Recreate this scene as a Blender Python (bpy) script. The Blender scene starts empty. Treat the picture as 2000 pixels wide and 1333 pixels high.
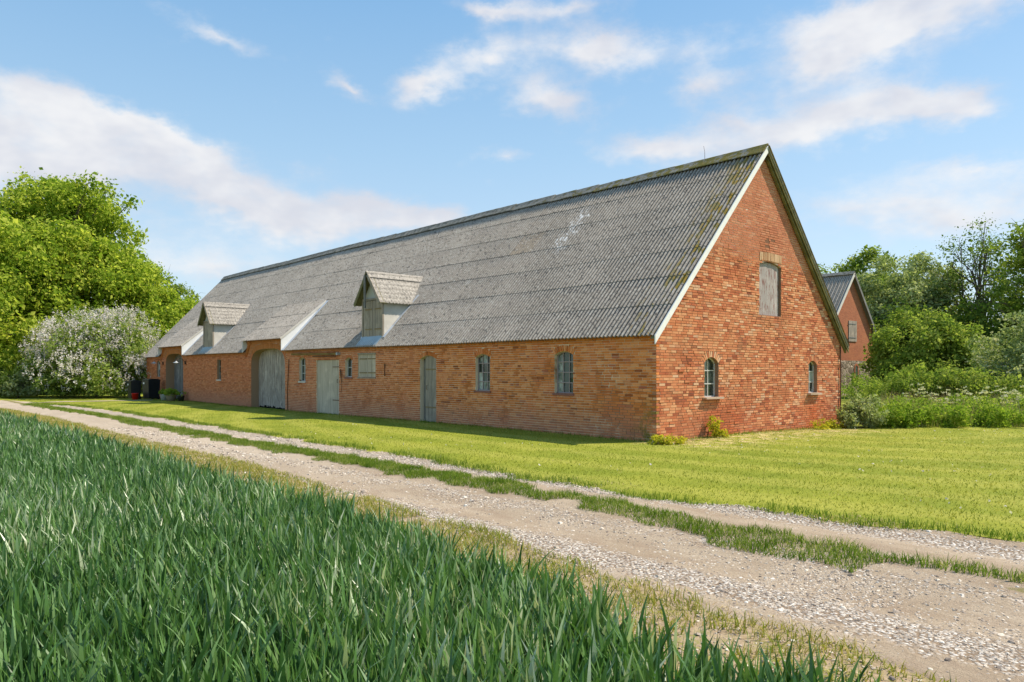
import bpy, math, random
import numpy as np
from mathutils import Vector, Matrix
from mathutils.geometry import tessellate_polygon
random.seed(7); rng = np.random.default_rng(11)
S = bpy.context.scene; COL = S.collection
# ------------------------------------------------------------------ camera
CAM = np.array([-14.343, -10.659, 1.701]); FWD = np.array([0.67355, 0.73914]); RGT = np.array([0.73914, -0.67355])
cd = bpy.data.cameras.new('camera'); cam = bpy.data.objects.new('camera', cd); COL.objects.link(cam)
cd.sensor_width = 36; cd.lens = 1444.08/2000*36; cd.shift_y = (724.57-666.5)/2000
cd.clip_start = .1; cd.clip_end = 3000
cam.location = CAM; cam.rotation_euler = (math.radians(90), 0, math.atan2(FWD[1], FWD[0])-math.pi/2)
S.camera = cam
# ------------------------------------------------------------------ light
SUNV = Vector((.80, -.49, 1.18)).normalized()
el = math.asin(SUNV.z)
sd = bpy.data.lights.new('sun', 'SUN'); sd.energy = 5.0; sd.angle = math.radians(.5); sd.color = (1, .90, .76)
so = bpy.data.objects.new('sun', sd); COL.objects.link(so); so.location = (30, -20, 40)
so.rotation_euler = SUNV.to_track_quat('Z', 'Y').to_euler()
S.view_settings.view_transform = 'Standard'; S.view_settings.look = 'None'
S.view_settings.exposure = .42; S.view_settings.gamma = 1; S.view_settings.use_curve_mapping = False
SKY_STR = .15

class NT:
    def __init__(s, tree): s.t = tree; s.n = tree.nodes; s.l = tree.links
    def new(s, typ, **kw):
        n = s.n.new(typ)
        for k, v in kw.items(): setattr(n, k, v)
        return n
    def put(s, sock, v):
        if isinstance(v, bpy.types.NodeSocket): s.l.new(v, sock)
        elif v is not None:
            if sock.type == 'RGBA' and len(v) == 3: v = (*v, 1)
            sock.default_value = v
    def m(s, op, a, b=None, c=None, clamp=False):
        n = s.new('ShaderNodeMath', operation=op); n.use_clamp = clamp
        s.put(n.inputs[0], a)
        if b is not None: s.put(n.inputs[1], b)
        if c is not None: s.put(n.inputs[2], c)
        return n.outputs[0]
    def v(s, op, a, b=None):
        n = s.new('ShaderNodeVectorMath', operation=op); s.put(n.inputs[0], a)
        if b is not None: s.put(n.inputs[1], b)
        return n.outputs['Value'] if op in ('DOT_PRODUCT', 'LENGTH') else n.outputs[0]
    def mix(s, f, a, b, blend='MIX'):
        n = s.new('ShaderNodeMix', data_type='RGBA', blend_type=blend)
        s.put(n.inputs[0], f); s.put(n.inputs[6], a); s.put(n.inputs[7], b); return n.outputs[2]
    def noise(s, vec, scale, detail=3, rough=.55, dist=0):
        n = s.new('ShaderNodeTexNoise'); s.put(n.inputs['Vector'], vec)
        n.inputs['Scale'].default_value = scale; n.inputs['Detail'].default_value = detail
        n.inputs['Roughness'].default_value = rough; n.inputs['Distortion'].default_value = dist
        return n.outputs['Fac']
    def vor(s, vec, scale, feature='F1', out='Distance', rnd=1):
        n = s.new('ShaderNodeTexVoronoi', feature=feature); s.put(n.inputs['Vector'], vec)
        n.inputs['Scale'].default_value = scale; n.inputs['Randomness'].default_value = rnd
        return n.outputs[out]
    def ss(s, x, a, b, lo=0., hi=1.):
        n = s.new('ShaderNodeMapRange', interpolation_type='SMOOTHSTEP')
        s.put(n.inputs[0], x); s.put(n.inputs[1], a); s.put(n.inputs[2], b); s.put(n.inputs[3], lo); s.put(n.inputs[4], hi)
        return n.outputs[0]
    def ramp(s, x, stops):
        n = s.new('ShaderNodeValToRGB'); s.put(n.inputs[0], x); e = n.color_ramp.elements
        while len(e) < len(stops): e.new(.5)
        for q, (p, c) in zip(e, stops): q.position = p; q.color = (*c, 1)
        return n.outputs[0]
    def pos(s): return s.new('ShaderNodeNewGeometry').outputs['Position']
    def scalev(s, vec, k): 
        n = s.new('ShaderNodeVectorMath', operation='MULTIPLY'); s.put(n.inputs[0], vec); n.inputs[1].default_value = k
        return n.outputs[0]
    def island(s):
        a = s.new('ShaderNodeNewGeometry').outputs['Random Per Island']; b = s.new('ShaderNodeObjectInfo').outputs['Random']
        return s.m('FRACT', s.m('ADD', a, b))
    def sep(s, vec):
        n = s.new('ShaderNodeSeparateXYZ'); s.put(n.inputs[0], vec); return n.outputs

W_ = bpy.data.worlds.new('World'); S.world = W_; W_.use_nodes = True
w = NT(W_.node_tree); w.n.clear()
sky = w.new('ShaderNodeTexSky', sky_type='NISHITA'); sky.sun_disc = False
sky.sun_elevation = el; sky.sun_rotation = math.atan2(SUNV.x, SUNV.y); sky.air_density = 1.0; sky.dust_density = .6; sky.ozone_density = 1.6
D = w.v('NORMALIZE', w.new('ShaderNodeTexCoord').outputs['Generated'])
dr = w.v('DOT_PRODUCT', D, (RGT[0], RGT[1], 0)); df = w.v('DOT_PRODUCT', D, (FWD[0], FWD[1], 0)); dz = w.sep(D)[2]
az = w.m('ARCTAN2', dr, df); ele = w.m('ARCSINE', dz)
skc = sky.outputs[0]
# summer sky: pale band low down, clean blue above (same all round)
grad = w.ramp(w.m('DIVIDE', ele, 1.5708, clamp=True), [(0, (.68, .80, .88)), (.08, (.58, .75, .89)), (.18, (.41, .65, .87)), (.34, (.18, .45, .79)), (1, (.10, .30, .66))])
grad = w.mix(1, grad, (5.0, 5.0, 5.0), 'MULTIPLY')
skc = w.mix(.72, skc, grad)
def azel(px, py):
    x = (px-1000)/1444.08; z = (724.57-py)/1444.08
    return math.atan(x), math.atan(z/math.sqrt(1+x*x))
# (px, py, half-width px, half-height px, tilt deg, amount) : the clouds of this sky as directions
CL = [(90,195,120,34,-14,1.0),(190,222,90,26,-14,.8),(290,240,45,20,0,.8),(20,290,110,60,-8,1.0),(130,330,130,50,-16,.95),(250,300,80,32,-20,.7),(360,300,60,26,-14,.75),
      (400,350,130,50,-26,.95),(500,400,90,36,-14,.8),(600,430,130,42,-8,.85),(690,405,90,32,-4,.9),(780,420,90,34,-6,.85),(860,425,50,20,0,.7),(60,410,120,50,0,.6),(420,520,200,36,0,.55),(200,470,200,40,0,.25),
      (430,75,85,20,-18,.62),(675,172,42,22,-25,.85),(830,160,75,34,30,.95),(960,105,65,28,10,.7),(965,22,70,22,0,.9),(1165,92,125,38,-6,1.05),(1110,12,120,24,0,.7),
      (1080,190,105,40,-10,1.0),(1290,285,130,32,0,.9),(1375,170,60,28,0,.75),(1370,95,60,34,0,.35),(1620,100,80,46,14,.8),(1760,65,250,48,8,.85),(1700,20,220,30,0,.6),
      (1540,265,200,38,14,.85),(1740,215,100,36,-8,.95),(1870,200,70,26,0,.9),(1450,235,100,30,0,.65),(1750,400,220,40,0,.6),(1900,430,140,40,0,.6),(980,302,60,18,0,.5),(1900,330,120,22,0,.5),(600,330,160,30,0,.25)]
acc = None
cv = w.new('ShaderNodeCombineXYZ'); w.put(cv.inputs[0], az); w.put(cv.inputs[1], w.m('MULTIPLY', ele, 1.7))
warp1 = w.m('MULTIPLY', w.m('SUBTRACT', w.noise(cv.outputs[0], 9, 5, .6), .5), .10)
cv2 = w.v('ADD', cv.outputs[0], (5.3, 1.7, 0)); warp2 = w.m('MULTIPLY', w.m('SUBTRACT', w.noise(cv2, 12, 5, .6), .5), .055)
aw = w.m('ADD', az, warp1); ew = w.m('ADD', ele, warp2)
aev = w.new('ShaderNodeCombineXYZ'); w.put(aev.inputs[0], aw); w.put(aev.inputs[1], ew)
for px, py, sx, sy, ti, am in CL:
    a0, e0 = azel(px, py); mp = w.new('ShaderNodeMapping', vector_type='TEXTURE'); w.put(mp.inputs[0], aev.outputs[0])
    mp.inputs[1].default_value = (a0, e0, 0); mp.inputs[2].default_value = (0, 0, math.radians(ti)); mp.inputs[3].default_value = (sx/1444*2.1, sy/1444*2.1, 1)
    gr = w.new('ShaderNodeTexGradient', gradient_type='QUADRATIC_SPHERE'); w.l.new(mp.outputs[0], gr.inputs[0])
    acc = w.m('MULTIPLY_ADD', gr.outputs['Fac'], am*1.25, 0 if acc is None else acc)
inview = w.m('MULTIPLY', w.ss(w.m('ABSOLUTE', az), .75, .62), w.ss(ele, .62, .48))
gen = w.ss(w.noise(cv.outputs[0], 2.6, 6, .6), .46, .66)
acc = w.m('ADD', acc, w.m('MULTIPLY', gen, w.m('SUBTRACT', .8, w.m('MULTIPLY', inview, .72))))  # added cloud cover out of view, thickened to give a neutral fill light
fb = w.noise(cv.outputs[0], 22, 7, .62)
fb2 = w.noise(cv2, 6, 4, .6)
dens = w.m('ADD', w.m('MINIMUM', acc, 1.05), w.m('MULTIPLY', w.m('SUBTRACT', w.m('ADD', w.m('MULTIPLY', fb, .6), w.m('MULTIPLY', fb2, .4)), .5), 1.5))
cm = w.ss(dens, .12, 1.1)
ccol = w.mix(w.ss(fb2, .35, .65), (3.7, 3.68, 3.95), (4.85, 4.72, 4.65))
final = w.mix(w.m('MULTIPLY', cm, .85), skc, ccol)
bg = w.new('ShaderNodeBackground'); w.put(bg.inputs[0], final); bg.inputs[1].default_value = SKY_STR
w.l.new(bg.outputs[0], w.new('ShaderNodeOutputWorld').inputs[0])
S.render.engine = 'CYCLES'
try:
    S.cycles.max_bounces = 5; S.cycles.transmission_bounces = 4; S.cycles.transparent_max_bounces = 4
    S.cycles.diffuse_bounces = 2; S.cycles.glossy_bounces = 2; S.cycles.use_denoising = True; S.cycles.sample_clamp_indirect = 4
except Exception: pass

# ------------------------------------------------------------------ materials
MATS = {}
def mat(name, fn):
    m_ = bpy.data.materials.new(name); m_.use_nodes = True; t = NT(m_.node_tree); t.n.clear()
    out = t.new('ShaderNodeOutputMaterial'); sh = fn(t, out); t.l.new(sh, out.inputs[0]); MATS[name] = m_; return m_
def bsdf(t, col, rough=.85, spec=.3, bump=None, bstr=.3, bdist=.01, metal=0):
    b = t.new('ShaderNodeBsdfPrincipled'); t.put(b.inputs['Base Color'], col); t.put(b.inputs['Roughness'], rough)
    t.put(b.inputs['Specular IOR Level'], spec); t.put(b.inputs['Metallic'], metal)
    if bump is not None:
        bn = t.new('ShaderNodeBump'); bn.inputs['Strength'].default_value = bstr; bn.inputs['Distance'].default_value = bdist
        t.put(bn.inputs['Height'], bump); t.l.new(bn.outputs[0], b.inputs['Normal'])
    return b.outputs[0]
def plain(name, col, rough=.8, var=.15, scale=12, spec=.3, metal=0, bstr=.2):
    def fn(t, o):
        n = t.noise(t.pos(), scale, 4)
        k = t.m('MULTIPLY_ADD', n, 2*var, 1-var)
        kk = t.new('ShaderNodeCombineXYZ'); [t.put(kk.inputs[i], k) for i in range(3)]
        return bsdf(t, t.mix(1, col, kk.outputs[0], 'MULTIPLY'), rough, spec, n, bstr, .005, metal)
    return mat(name, fn)

def brickmat(name, stops, patch, gable):
    def fn(t, o):
        r = t.island(); p = t.pos(); z = t.sep(p)[2]
        c = t.ramp(r, stops)
        n = t.noise(p, 1.1, 5, .62); c = t.mix(t.m('MULTIPLY', t.ss(n, .45, .68), .55), c, patch)
        if gable:
            u = t.sep(p)[0]
            # rain-washed redder brick below the two windows
            for u0 in (2.9, 8.0):
                g = t.m('EXPONENT', t.m('MULTIPLY', t.m('POWER', t.m('SUBTRACT', u, u0), 2.), -2.6 if u0 > 5 else -1.2))
                c = t.mix(t.m('MULTIPLY', t.m('MULTIPLY', g, t.ss(z, 1.0, .5)), .75), c, (.56, .115, .035))
            c = t.mix(t.m('MULTIPLY', t.ss(z, 4.7, 5.1), .7), c, (.50, .19, .11))
            c = t.mix(t.m('MULTIPLY', t.ss(t.noise(p, .55, 4, .6), .5, .68), .5), c, (.40, .125, .055))
            c = t.mix(t.m('MULTIPLY', t.ss(t.noise(t.scalev(p, (1, 1, .3)), 1.7, 4, .6), .56, .72), .4), c, (.30, .13, .07))
            c = t.mix(t.m('MULTIPLY', t.m('MULTIPLY', t.ss(z, 1.0, .1), t.ss(t.noise(p, .8, 3), .4, .6)), .6), c, (.42, .13, .065))
        else:
            u = t.sep(p)[1]
            c = t.mix(t.m('MULTIPLY', t.ss(u, 7., 16.), .62), c, t.mix(r, (.48, .155, .075), (.66, .26, .14)))
            c = t.mix(t.m('MULTIPLY', t.ss(z, .95, .1), .55), c, (.50, .24, .16))
            alg = t.m('MULTIPLY', t.ss(t.m('ADD', u, t.m('MULTIPLY', z, .5)), 1.1, .15), t.ss(z, 1.3, .7))
            c = t.mix(t.m('MULTIPLY', alg, t.ss(t.noise(p, 5, 4), .4, .6)), c, (.16, .15, .03))
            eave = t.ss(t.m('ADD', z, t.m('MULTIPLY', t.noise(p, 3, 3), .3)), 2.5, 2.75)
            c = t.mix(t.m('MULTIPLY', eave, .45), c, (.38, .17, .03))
        f = t.noise(p, 55, 4, .7)
        c = t.mix(t.m('MULTIPLY', t.ss(f, .5, .7), .5), c, (.22, .09, .045))
        sp = t.noise(p, 9, 5, .7); c = t.mix(t.m('MULTIPLY', t.ss(sp, .62, .76), .35), c, (.62, .46, .34))
        return bsdf(t, c, .95, .1, t.noise(p, 160, 3, .6), .5, .003)
    return mat(name, fn)
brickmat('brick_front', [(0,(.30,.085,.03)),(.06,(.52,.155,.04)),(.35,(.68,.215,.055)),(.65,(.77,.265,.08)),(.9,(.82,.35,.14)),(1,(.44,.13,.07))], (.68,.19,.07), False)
brickmat('brick_gable', [(0,(.24,.07,.04)),(.08,(.46,.13,.06)),(.35,(.57,.19,.085)),(.65,(.65,.255,.12)),(.86,(.73,.37,.19)),(.95,(.70,.44,.28)),(1,(.40,.14,.07))], (.60,.29,.14), True)
def mortar(name, gable):
    def fn(t, o):
        p = t.pos(); n = t.noise(p, .9, 4, .6); z = t.sep(p)[2]
        if gable:
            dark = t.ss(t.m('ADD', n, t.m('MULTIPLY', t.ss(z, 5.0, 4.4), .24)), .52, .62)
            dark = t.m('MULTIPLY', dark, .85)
            hole_shade = t.ss(t.v('LENGTH', t.scalev(t.v('SUBTRACT', p, (5.35, 0, 5.3)), (1, 0, 1))), .7, .5)  # mortar coloured dark around the missing bricks, painting in the shade of the gaps
            dark = t.m('MAXIMUM', dark, hole_shade)
            lc = (.76, .60, .46); dc = (.20, .09, .05)
        else:
            u = t.sep(p)[1]
            dark = t.ss(t.m('ADD', n, t.m('MULTIPLY', t.ss(u, 2.4, .4), t.m('MULTIPLY', t.ss(z, 2.0, 1.2), .16))), .56, .66)
            dark = t.m('MAXIMUM', t.m('MULTIPLY', dark, .9), t.m('MULTIPLY', t.ss(u, 17., 24.), .85))
            lc = (.86, .70, .50); dc = (.28, .15, .08)
        c = t.mix(dark, lc, dc); f = t.noise(p, 40, 4)
        c = t.mix(t.m('MULTIPLY', f, .5), c, t.mix(.5, c, (.3, .22, .15)))
        return bsdf(t, c, .95, .1, f, .4, .001 if gable else .004)
    return mat(name, fn)
mortar('mortar_front', False); mortar('mortar_gable', True)
def roofmat(name, base, moss=1.0):
    def fn(t, o):
        p = t.pos(); r = t.new('ShaderNodeObjectInfo').outputs['Random']
        x, y, z = t.sep(p)[0:3]
        n1 = t.noise(p, .6, 4, .6); n2 = t.noise(p, 14, 5, .72); n3 = t.noise(p, 3.2, 4, .65)
        c = t.mix(t.ss(n1, .3, .7), tuple(k*.85 for k in base), tuple(k*1.1 for k in base))
        c = t.mix(t.m('MULTIPLY', r, .3), c, tuple(k*.7 for k in base))
        c = t.mix(t.m('MULTIPLY', t.ss(n2, .50, .62), .75), c, (.56, .52, .45))     # pale lichen
        c = t.mix(t.m('MULTIPLY', t.ss(t.noise(p, 10, 5, .75), .53, .63), .85), c, (.085, .082, .078))   # dark spots
        c = t.mix(t.m('MULTIPLY', t.ss(n3, .6, .75), .4), c, (.60, .585, .55))
        # valleys of the corrugation painted darker, standing in for their shade
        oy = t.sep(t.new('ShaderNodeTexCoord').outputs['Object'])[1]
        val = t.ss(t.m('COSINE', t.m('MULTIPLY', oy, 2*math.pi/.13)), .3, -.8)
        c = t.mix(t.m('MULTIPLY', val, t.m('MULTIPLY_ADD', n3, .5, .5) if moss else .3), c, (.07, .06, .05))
        if moss:
            # white splash high on the slope, orange moss beside the verge and ridge
            ax = t.m('SUBTRACT', y, t.m('ADD', 5.9, t.m('MULTIPLY', t.m('SUBTRACT', n3, .5), 1.6)))
            wh = t.m('MULTIPLY', t.ss(t.m('ABSOLUTE', ax), .4, .05), t.m('MULTIPLY', t.ss(z, 5.2, 5.9), t.ss(z, 7.3, 6.8)))
            c = t.mix(t.m('MULTIPLY', wh, t.ss(t.noise(p, 9, 5, .75), .48, .58)), c, (.74, .73, .7))
            mo = t.m('MULTIPLY', t.ss(y, 1.3, .1), t.ss(t.m('ADD', t.noise(t.scalev(p, (1, 4, 1)), 2.2, 4), t.m('MULTIPLY', z, .022)), .62, .7))
            c = t.mix(t.m('MULTIPLY', mo, .9), c, t.mix(t.ss(n2, .4, .6), (.34, .21, .02), (.16, .15, .03)))
        return bsdf(t, c, .95, .1, n2, .25, .004)
    return mat(name, fn)
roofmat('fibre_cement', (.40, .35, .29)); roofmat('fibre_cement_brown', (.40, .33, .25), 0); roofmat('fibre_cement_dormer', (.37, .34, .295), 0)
def ridgemat(t, o):
    p = t.pos(); y = t.sep(p)[1]; n = t.noise(p, 5, 5, .7)
    c = t.mix(t.ss(n, .4, .65), (.30, .28, .24), (.13, .125, .10))
    c = t.mix(t.m('MULTIPLY', t.ss(t.m('SUBTRACT', n, t.m('MULTIPLY', y, .022)), .36, .5), .8), c, t.mix(t.noise(p, 9, 3), (.30, .20, .02), (.13, .14, .03)))
    return bsdf(t, c, .95, .1, n, .8, .02)
mat('ridge_cement', ridgemat)
def wood(name, light, dark, extra=None, ex_amt=.6, gscale=(30, 30, 1.5)):
    def fn(t, o):
        p = t.pos(); r = t.new('ShaderNodeObjectInfo').outputs['Random']
        g = t.noise(t.scalev(p, gscale), 1, 5, .6); b = t.noise(p, 2.2, 4)
        c = t.mix(t.ss(g, .3, .68), dark, light); c = t.mix(t.m('MULTIPLY', r, .45), c, tuple(k*.6 for k in light))
        c = t.mix(t.m('MULTIPLY', t.ss(b, .5, .7), .35), c, tuple(min(1, k*1.35) for k in light))
        if extra:
            e = t.noise(t.scalev(p, (16, 16, 3)), 1, 5, .7); c = t.mix(t.m('MULTIPLY', t.ss(e, .52, .6), ex_amt), c, extra)
        return bsdf(t, c, .85, .2, g, .6, .008)
    return mat(name, fn)
wood('wood_grey', (.47, .39, .30), (.18, .165, .135))
wood('wood_gate', (.58, .50, .42), (.20, .165, .14), (.10, .09, .085), .5)
wood('wood_pale', (.64, .54, .41), (.42, .35, .26))
wood('wood_dark', (.29, .28, .26), (.10, .095, .09))
wood('wood_olive', (.24, .22, .10), (.10, .09, .04), gscale=(4, 4, 4))
wood('wood_peeling', (.47, .42, .40), (.30, .26, .25), (.19, .07, .055), .8)
wood('beam_wood', (.30, .20, .06), (.13, .08, .03), gscale=(20, 2, 20))
plain('white_paint', (.80, .79, .76), .6, .12, 6); plain('render_grey', (.62, .58, .51), .9, .22, 5)
plain('panel_pale', (.52, .54, .48), .8, .12, 8); plain('flashing', (.62, .65, .69), .45, .12, 6, .5)
plain('lead_blue', (.36, .44, .47), .5, .1, 5, .5); plain('rusty_iron', (.12, .06, .03), .8, .4, 60)
plain('hinge_rust', (.26, .19, .09), .8, .3, 40); plain('black_plastic', (.012, .013, .016), .35, .2, 4, .5)
plain('bin_dark', (.02, .022, .022), .4, .2, 4, .5); plain('red_plastic', (.62, .015, .012), .4, .1, 4, .5)
plain('zinc', (.42, .44, .44), .5, .15, 8, .5); plain('clay_grey', (.30, .25, .19), .9, .2, 10); plain('sticker', (.7, .72, .68), .6, .1, 30)
plain('frame_steel', (.36, .29, .27), .7, .25, 25); plain('frame_pale', (.55, .54, .50), .7, .2, 25)
plain('sill_brown', (.27, .12, .085), .8, .2, 12); plain('sill_stone', (.50, .37, .28), .9, .2, 14); plain('dark_inside', (.012, .011, .01), .95, .2, 3)
plain('bark', (.15, .12, .09), .95, .4, 9, bstr=.8); plain('bark_pale', (.22, .20, .17), .95, .4, 9)
mat('lintel_pale', lambda t, o: bsdf(t, t.ramp(t.island(), [(0, (.38, .19, .10)), (.5, (.52, .32, .18)), (1, (.62, .42, .26))]), .9, .1, t.noise(t.pos(), 40, 4), .5, .006))
def glass(name, dust, amt):
    def fn(t, o):
        p = t.pos(); r = t.new('ShaderNodeObjectInfo').outputs['Random']
        n = t.noise(p, 5, 4); k = t.ss(t.m('ADD', n, t.m('MULTIPLY', t.m('SUBTRACT', r, .5), .6)), .3, .75)
        return bsdf(t, t.mix(t.m('MULTIPLY', k, amt), (.015, .03, .022), dust), t.m('MULTIPLY_ADD', k, .3, .06), .8)
    return mat(name, fn)
glass('glass_dusty', (.34, .40, .35), 1.0); glass('glass_dark', (.10, .13, .11), .7); glass('glass_milky', (.50, .55, .48), 1.0)
def leafmat(name, ramp, trans=.45, rough=.5, spec=.35, tint=1.25):
    def fn(t, o):
        p = t.pos(); r = t.new('ShaderNodeNewGeometry').outputs['Random Per Island']
        c = t.ramp(t.m('ADD', t.m('MULTIPLY', t.m('SUBTRACT', t.noise(p, 2.2 if 'grass' in name else .35, 5 if 'grass' in name else 3, .65), .5), 2.1 if 'lawn' in name else 1.5 if 'grass' in name else .9), t.m('MULTIPLY_ADD', r, .75, .125) if 'grass' in name else r, clamp=True), ramp)
        if name == 'wheat_leaf':
            b = t.new('ShaderNodeBsdfPrincipled'); t.put(b.inputs['Base Color'], c); b.inputs['Roughness'].default_value = rough
            b.inputs['Specular IOR Level'].default_value = spec
        else: b = t.new('ShaderNodeBsdfDiffuse'); t.put(b.inputs[0], c)
        tr = t.new('ShaderNodeBsdfTranslucent'); t.put(tr.inputs[0], t.mix(1, c, (tint, tint*1.02, tint*.6), 'MULTIPLY'))
        mx = t.new('ShaderNodeMixShader'); mx.inputs[0].default_value = trans; t.l.new(b.outputs[0], mx.inputs[1]); t.l.new(tr.outputs[0], mx.inputs[2])
        return mx.outputs[0]
    return mat(name, fn)
leafmat('leaf_maple', [(0,(.11,.19,.02)),(.5,(.27,.36,.04)),(1,(.50,.53,.10))], .5, tint=1.5)
leafmat('leaf_mid', [(0,(.12,.19,.03)),(.5,(.21,.29,.05)),(1,(.34,.38,.10))], .45, tint=1.4)
leafmat('leaf_dark', [(0,(.07,.12,.02)),(.5,(.12,.19,.035)),(1,(.22,.29,.06))], .4, tint=1.3)
leafmat('leaf_silver', [(0,(.19,.26,.08)),(.5,(.31,.37,.15)),(1,(.50,.53,.28))], .4, tint=1.2)
leafmat('leaf_lilac', [(0,(.12,.20,.03)),(.5,(.25,.33,.07)),(1,(.42,.46,.15))], .4, tint=1.3)
leafmat('petal', [(0,(.56,.50,.52)),(.5,(.72,.67,.64)),(1,(.86,.82,.76))], .3, tint=1.0)
leafmat('petal_cream', [(0,(.50,.52,.28)),(.5,(.66,.64,.40)),(1,(.78,.76,.55))], .3, tint=1.0)
leafmat('leaf_weed', [(0,(.13,.22,.02)),(.5,(.22,.33,.04)),(1,(.36,.42,.08))], .45, tint=1.3)
leafmat('leaf_yellow', [(0,(.28,.33,.03)),(.5,(.45,.45,.04)),(1,(.6,.5,.05))], .4, tint=1.2)
leafmat('wheat_leaf', [(0,(.03,.08,.02)),(.3,(.07,.165,.036)),(.6,(.125,.245,.062)),(.87,(.22,.34,.15)),(1,(.50,.55,.36))], .24, .38, .6, tint=1.5)
leafmat('grass_lawn', [(0,(.08,.125,.015)),(.3,(.16,.205,.022)),(.65,(.26,.28,.035)),(.9,(.38,.35,.08)),(1,(.54,.46,.22))], .4, tint=1.2)
leafmat('grass_long', [(0,(.06,.12,.015)),(.4,(.12,.20,.025)),(.75,(.22,.29,.05)),(1,(.45,.42,.18))], .4, tint=1.3)
leafmat('grass_verge', [(0,(.13,.19,.02)),(.4,(.27,.30,.035)),(.75,(.45,.38,.12)),(1,(.58,.46,.25))], .35, tint=1.1)
leafmat('straw', [(0,(.42,.30,.15)),(.5,(.60,.46,.26)),(1,(.75,.62,.40))], .25, tint=1.0)
def lawnm(t, o):
    p = t.pos(); x, y, z = t.sep(p)[0:3]
    n = t.noise(p, .5, 4, .6); f = t.noise(p, 18, 5, .75); m1 = t.noise(p, 3, 4)
    c = t.mix(t.ss(n, .3, .7), (.19, .23, .018), (.31, .32, .035))
    # mowing lanes that curve round the corner of the barn
    rad = t.v('LENGTH', t.v('SUBTRACT', t.scalev(p, (1, .62, 0)), (9., 1.5, 0)))
    st = t.m('SINE', t.m('MULTIPLY_ADD', t.noise(p, .8, 3), 5., t.m('MULTIPLY', rad, 4.1)))
    c = t.mix(t.m('MULTIPLY', t.ss(st, -.3, .9), .38), c, (.48, .44, .09))
    c = t.mix(t.m('MULTIPLY', t.ss(f, .4, .62), .55), c, (.17, .20, .02))
    dry = t.m('MULTIPLY', t.m('MULTIPLY', t.ss(y, -2.6, -.8), t.ss(y, .6, .1)), t.m('MULTIPLY', t.ss(x, -1.2, .4), t.ss(x, 10.5, 8.)))
    c = t.mix(t.m('MULTIPLY', dry, t.ss(m1, .42, .66)), c, (.56, .45, .22))
    return bsdf(t, c, .9, .15, f, .9, .03)
mat('lawn', lawnm)
def groundm(t, o):
    p = t.pos(); n = t.noise(p, .15, 5, .6); f = t.noise(p, 6, 5, .7)
    c = t.mix(t.ss(n, .35, .65), (.13, .19, .025), (.22, .26, .04)); c = t.mix(t.ss(f, .4, .7), c, (.07, .11, .015))
    return bsdf(t, c, .95, .1, f, .8, .05)
mat('ground', groundm)
def soilm(t, o):
    p = t.pos(); f = t.noise(p, 16, 5, .7)
    return bsdf(t, t.mix(t.ss(f, .3, .7), (.06, .055, .025), (.17, .13, .075)), .95, .1, f, 1, .03)
mat('field_soil', soilm)
def trackm(t, o):
    p = t.pos(); x, y, z = t.sep(p)[0:3]
    n = t.noise(t.scalev(p, (1, .35, 1)), 1.6, 5, .6); f = t.noise(p, 45, 5, .75); g = t.noise(p, 7, 4, .6)
    dirt = t.mix(t.ss(n, .3, .7), (.355, .275, .19), (.51, .42, .31))
    dirt = t.mix(t.m('MULTIPLY', t.ss(f, .35, .65), .6), dirt, (.25, .185, .125))
    dirt = t.mix(t.m('MULTIPLY', t.ss(t.noise(t.scalev(p, (1, .5, 1)), 5, 5, .7), .45, .65), .45), dirt, (.30, .22, .155))
    # gravelly lanes along the wheel ruts' shoulders
    def band(c0, wd): return t.m('EXPONENT', t.m('MULTIPLY', t.m('POWER', t.m('DIVIDE', t.m('SUBTRACT', x, c0), wd), 2.), -1))
    gb = t.m('MAXIMUM', t.m('MAXIMUM', band(-9.25, .38), t.m('MULTIPLY', band(-6.25, .35), .9)), t.m('MULTIPLY', band(-8.0, .25), .5))
    far = t.ss(y, -2., 6.)
    gk = t.ss(t.m('ADD', gb, t.m('MULTIPLY', t.m('SUBTRACT', g, .5), 1.8)), .35, .85)
    vc = t.new('ShaderNodeTexVoronoi'); t.put(vc.inputs['Vector'], p); vc.inputs['Scale'].default_value = 34
    st = t.ramp(t.sep(vc.outputs['Color'])[0], [(0,(.22,.19,.165)),(.3,(.46,.41,.35)),(.7,(.62,.57,.50)),(1,(.80,.76,.70))])
    st = t.mix(t.ss(vc.outputs['Distance'], .42, .62), st, (.26, .19, .13))
    c = t.mix(t.m('MULTIPLY', gk, t.m('MULTIPLY_ADD', far, -.4, .9)), dirt, st)
    c = t.mix(t.m('MULTIPLY', far, .35), c, (.56, .475, .37))
    # turf in the middle strip
    x2 = t.m('ADD', x, t.m('MULTIPLY', t.ss(y, -4.2, -6.5), .38))
    gs = t.m('MULTIPLY', t.m('EXPONENT', t.m('MULTIPLY', t.m('POWER', t.m('DIVIDE', t.m('ADD', x2, 7.28), .33), 2.), -1)), t.m('MULTIPLY_ADD', t.ss(y, -1., -2.5), -.35, 1.))
    c = t.mix(t.ss(t.m('ADD', gs, t.m('MULTIPLY', t.m('SUBTRACT', t.noise(p, 4, 4), .5), t.m('MULTIPLY_ADD', t.ss(y, -1., -4.), 1.2, .5))), .72, .95), c, (.22, .19, .08))
    h = t.m('ADD', f, t.m('MULTIPLY', t.m('MULTIPLY', gk, vc.outputs['Distance']), -1.5))
    return bsdf(t, c, .95, .1, h, .8, .02)
mat('track', trackm)
def vergem(t, o):
    p = t.pos(); y = t.sep(p)[1]; f = t.noise(p, 20, 5, .7); g = t.noise(p, 2.4, 4)
    c = t.mix(t.ss(f, .3, .7), (.42, .32, .21), (.30, .22, .14)); c = t.mix(t.m('MULTIPLY', t.ss(g, .4, .6), t.ss(t.noise(p, 30, 4, .7), .45, .55)), c, (.24, .23, .06))
    return bsdf(t, c, .95, .1, f, .8, .02)
mat('verge', vergem)
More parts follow.
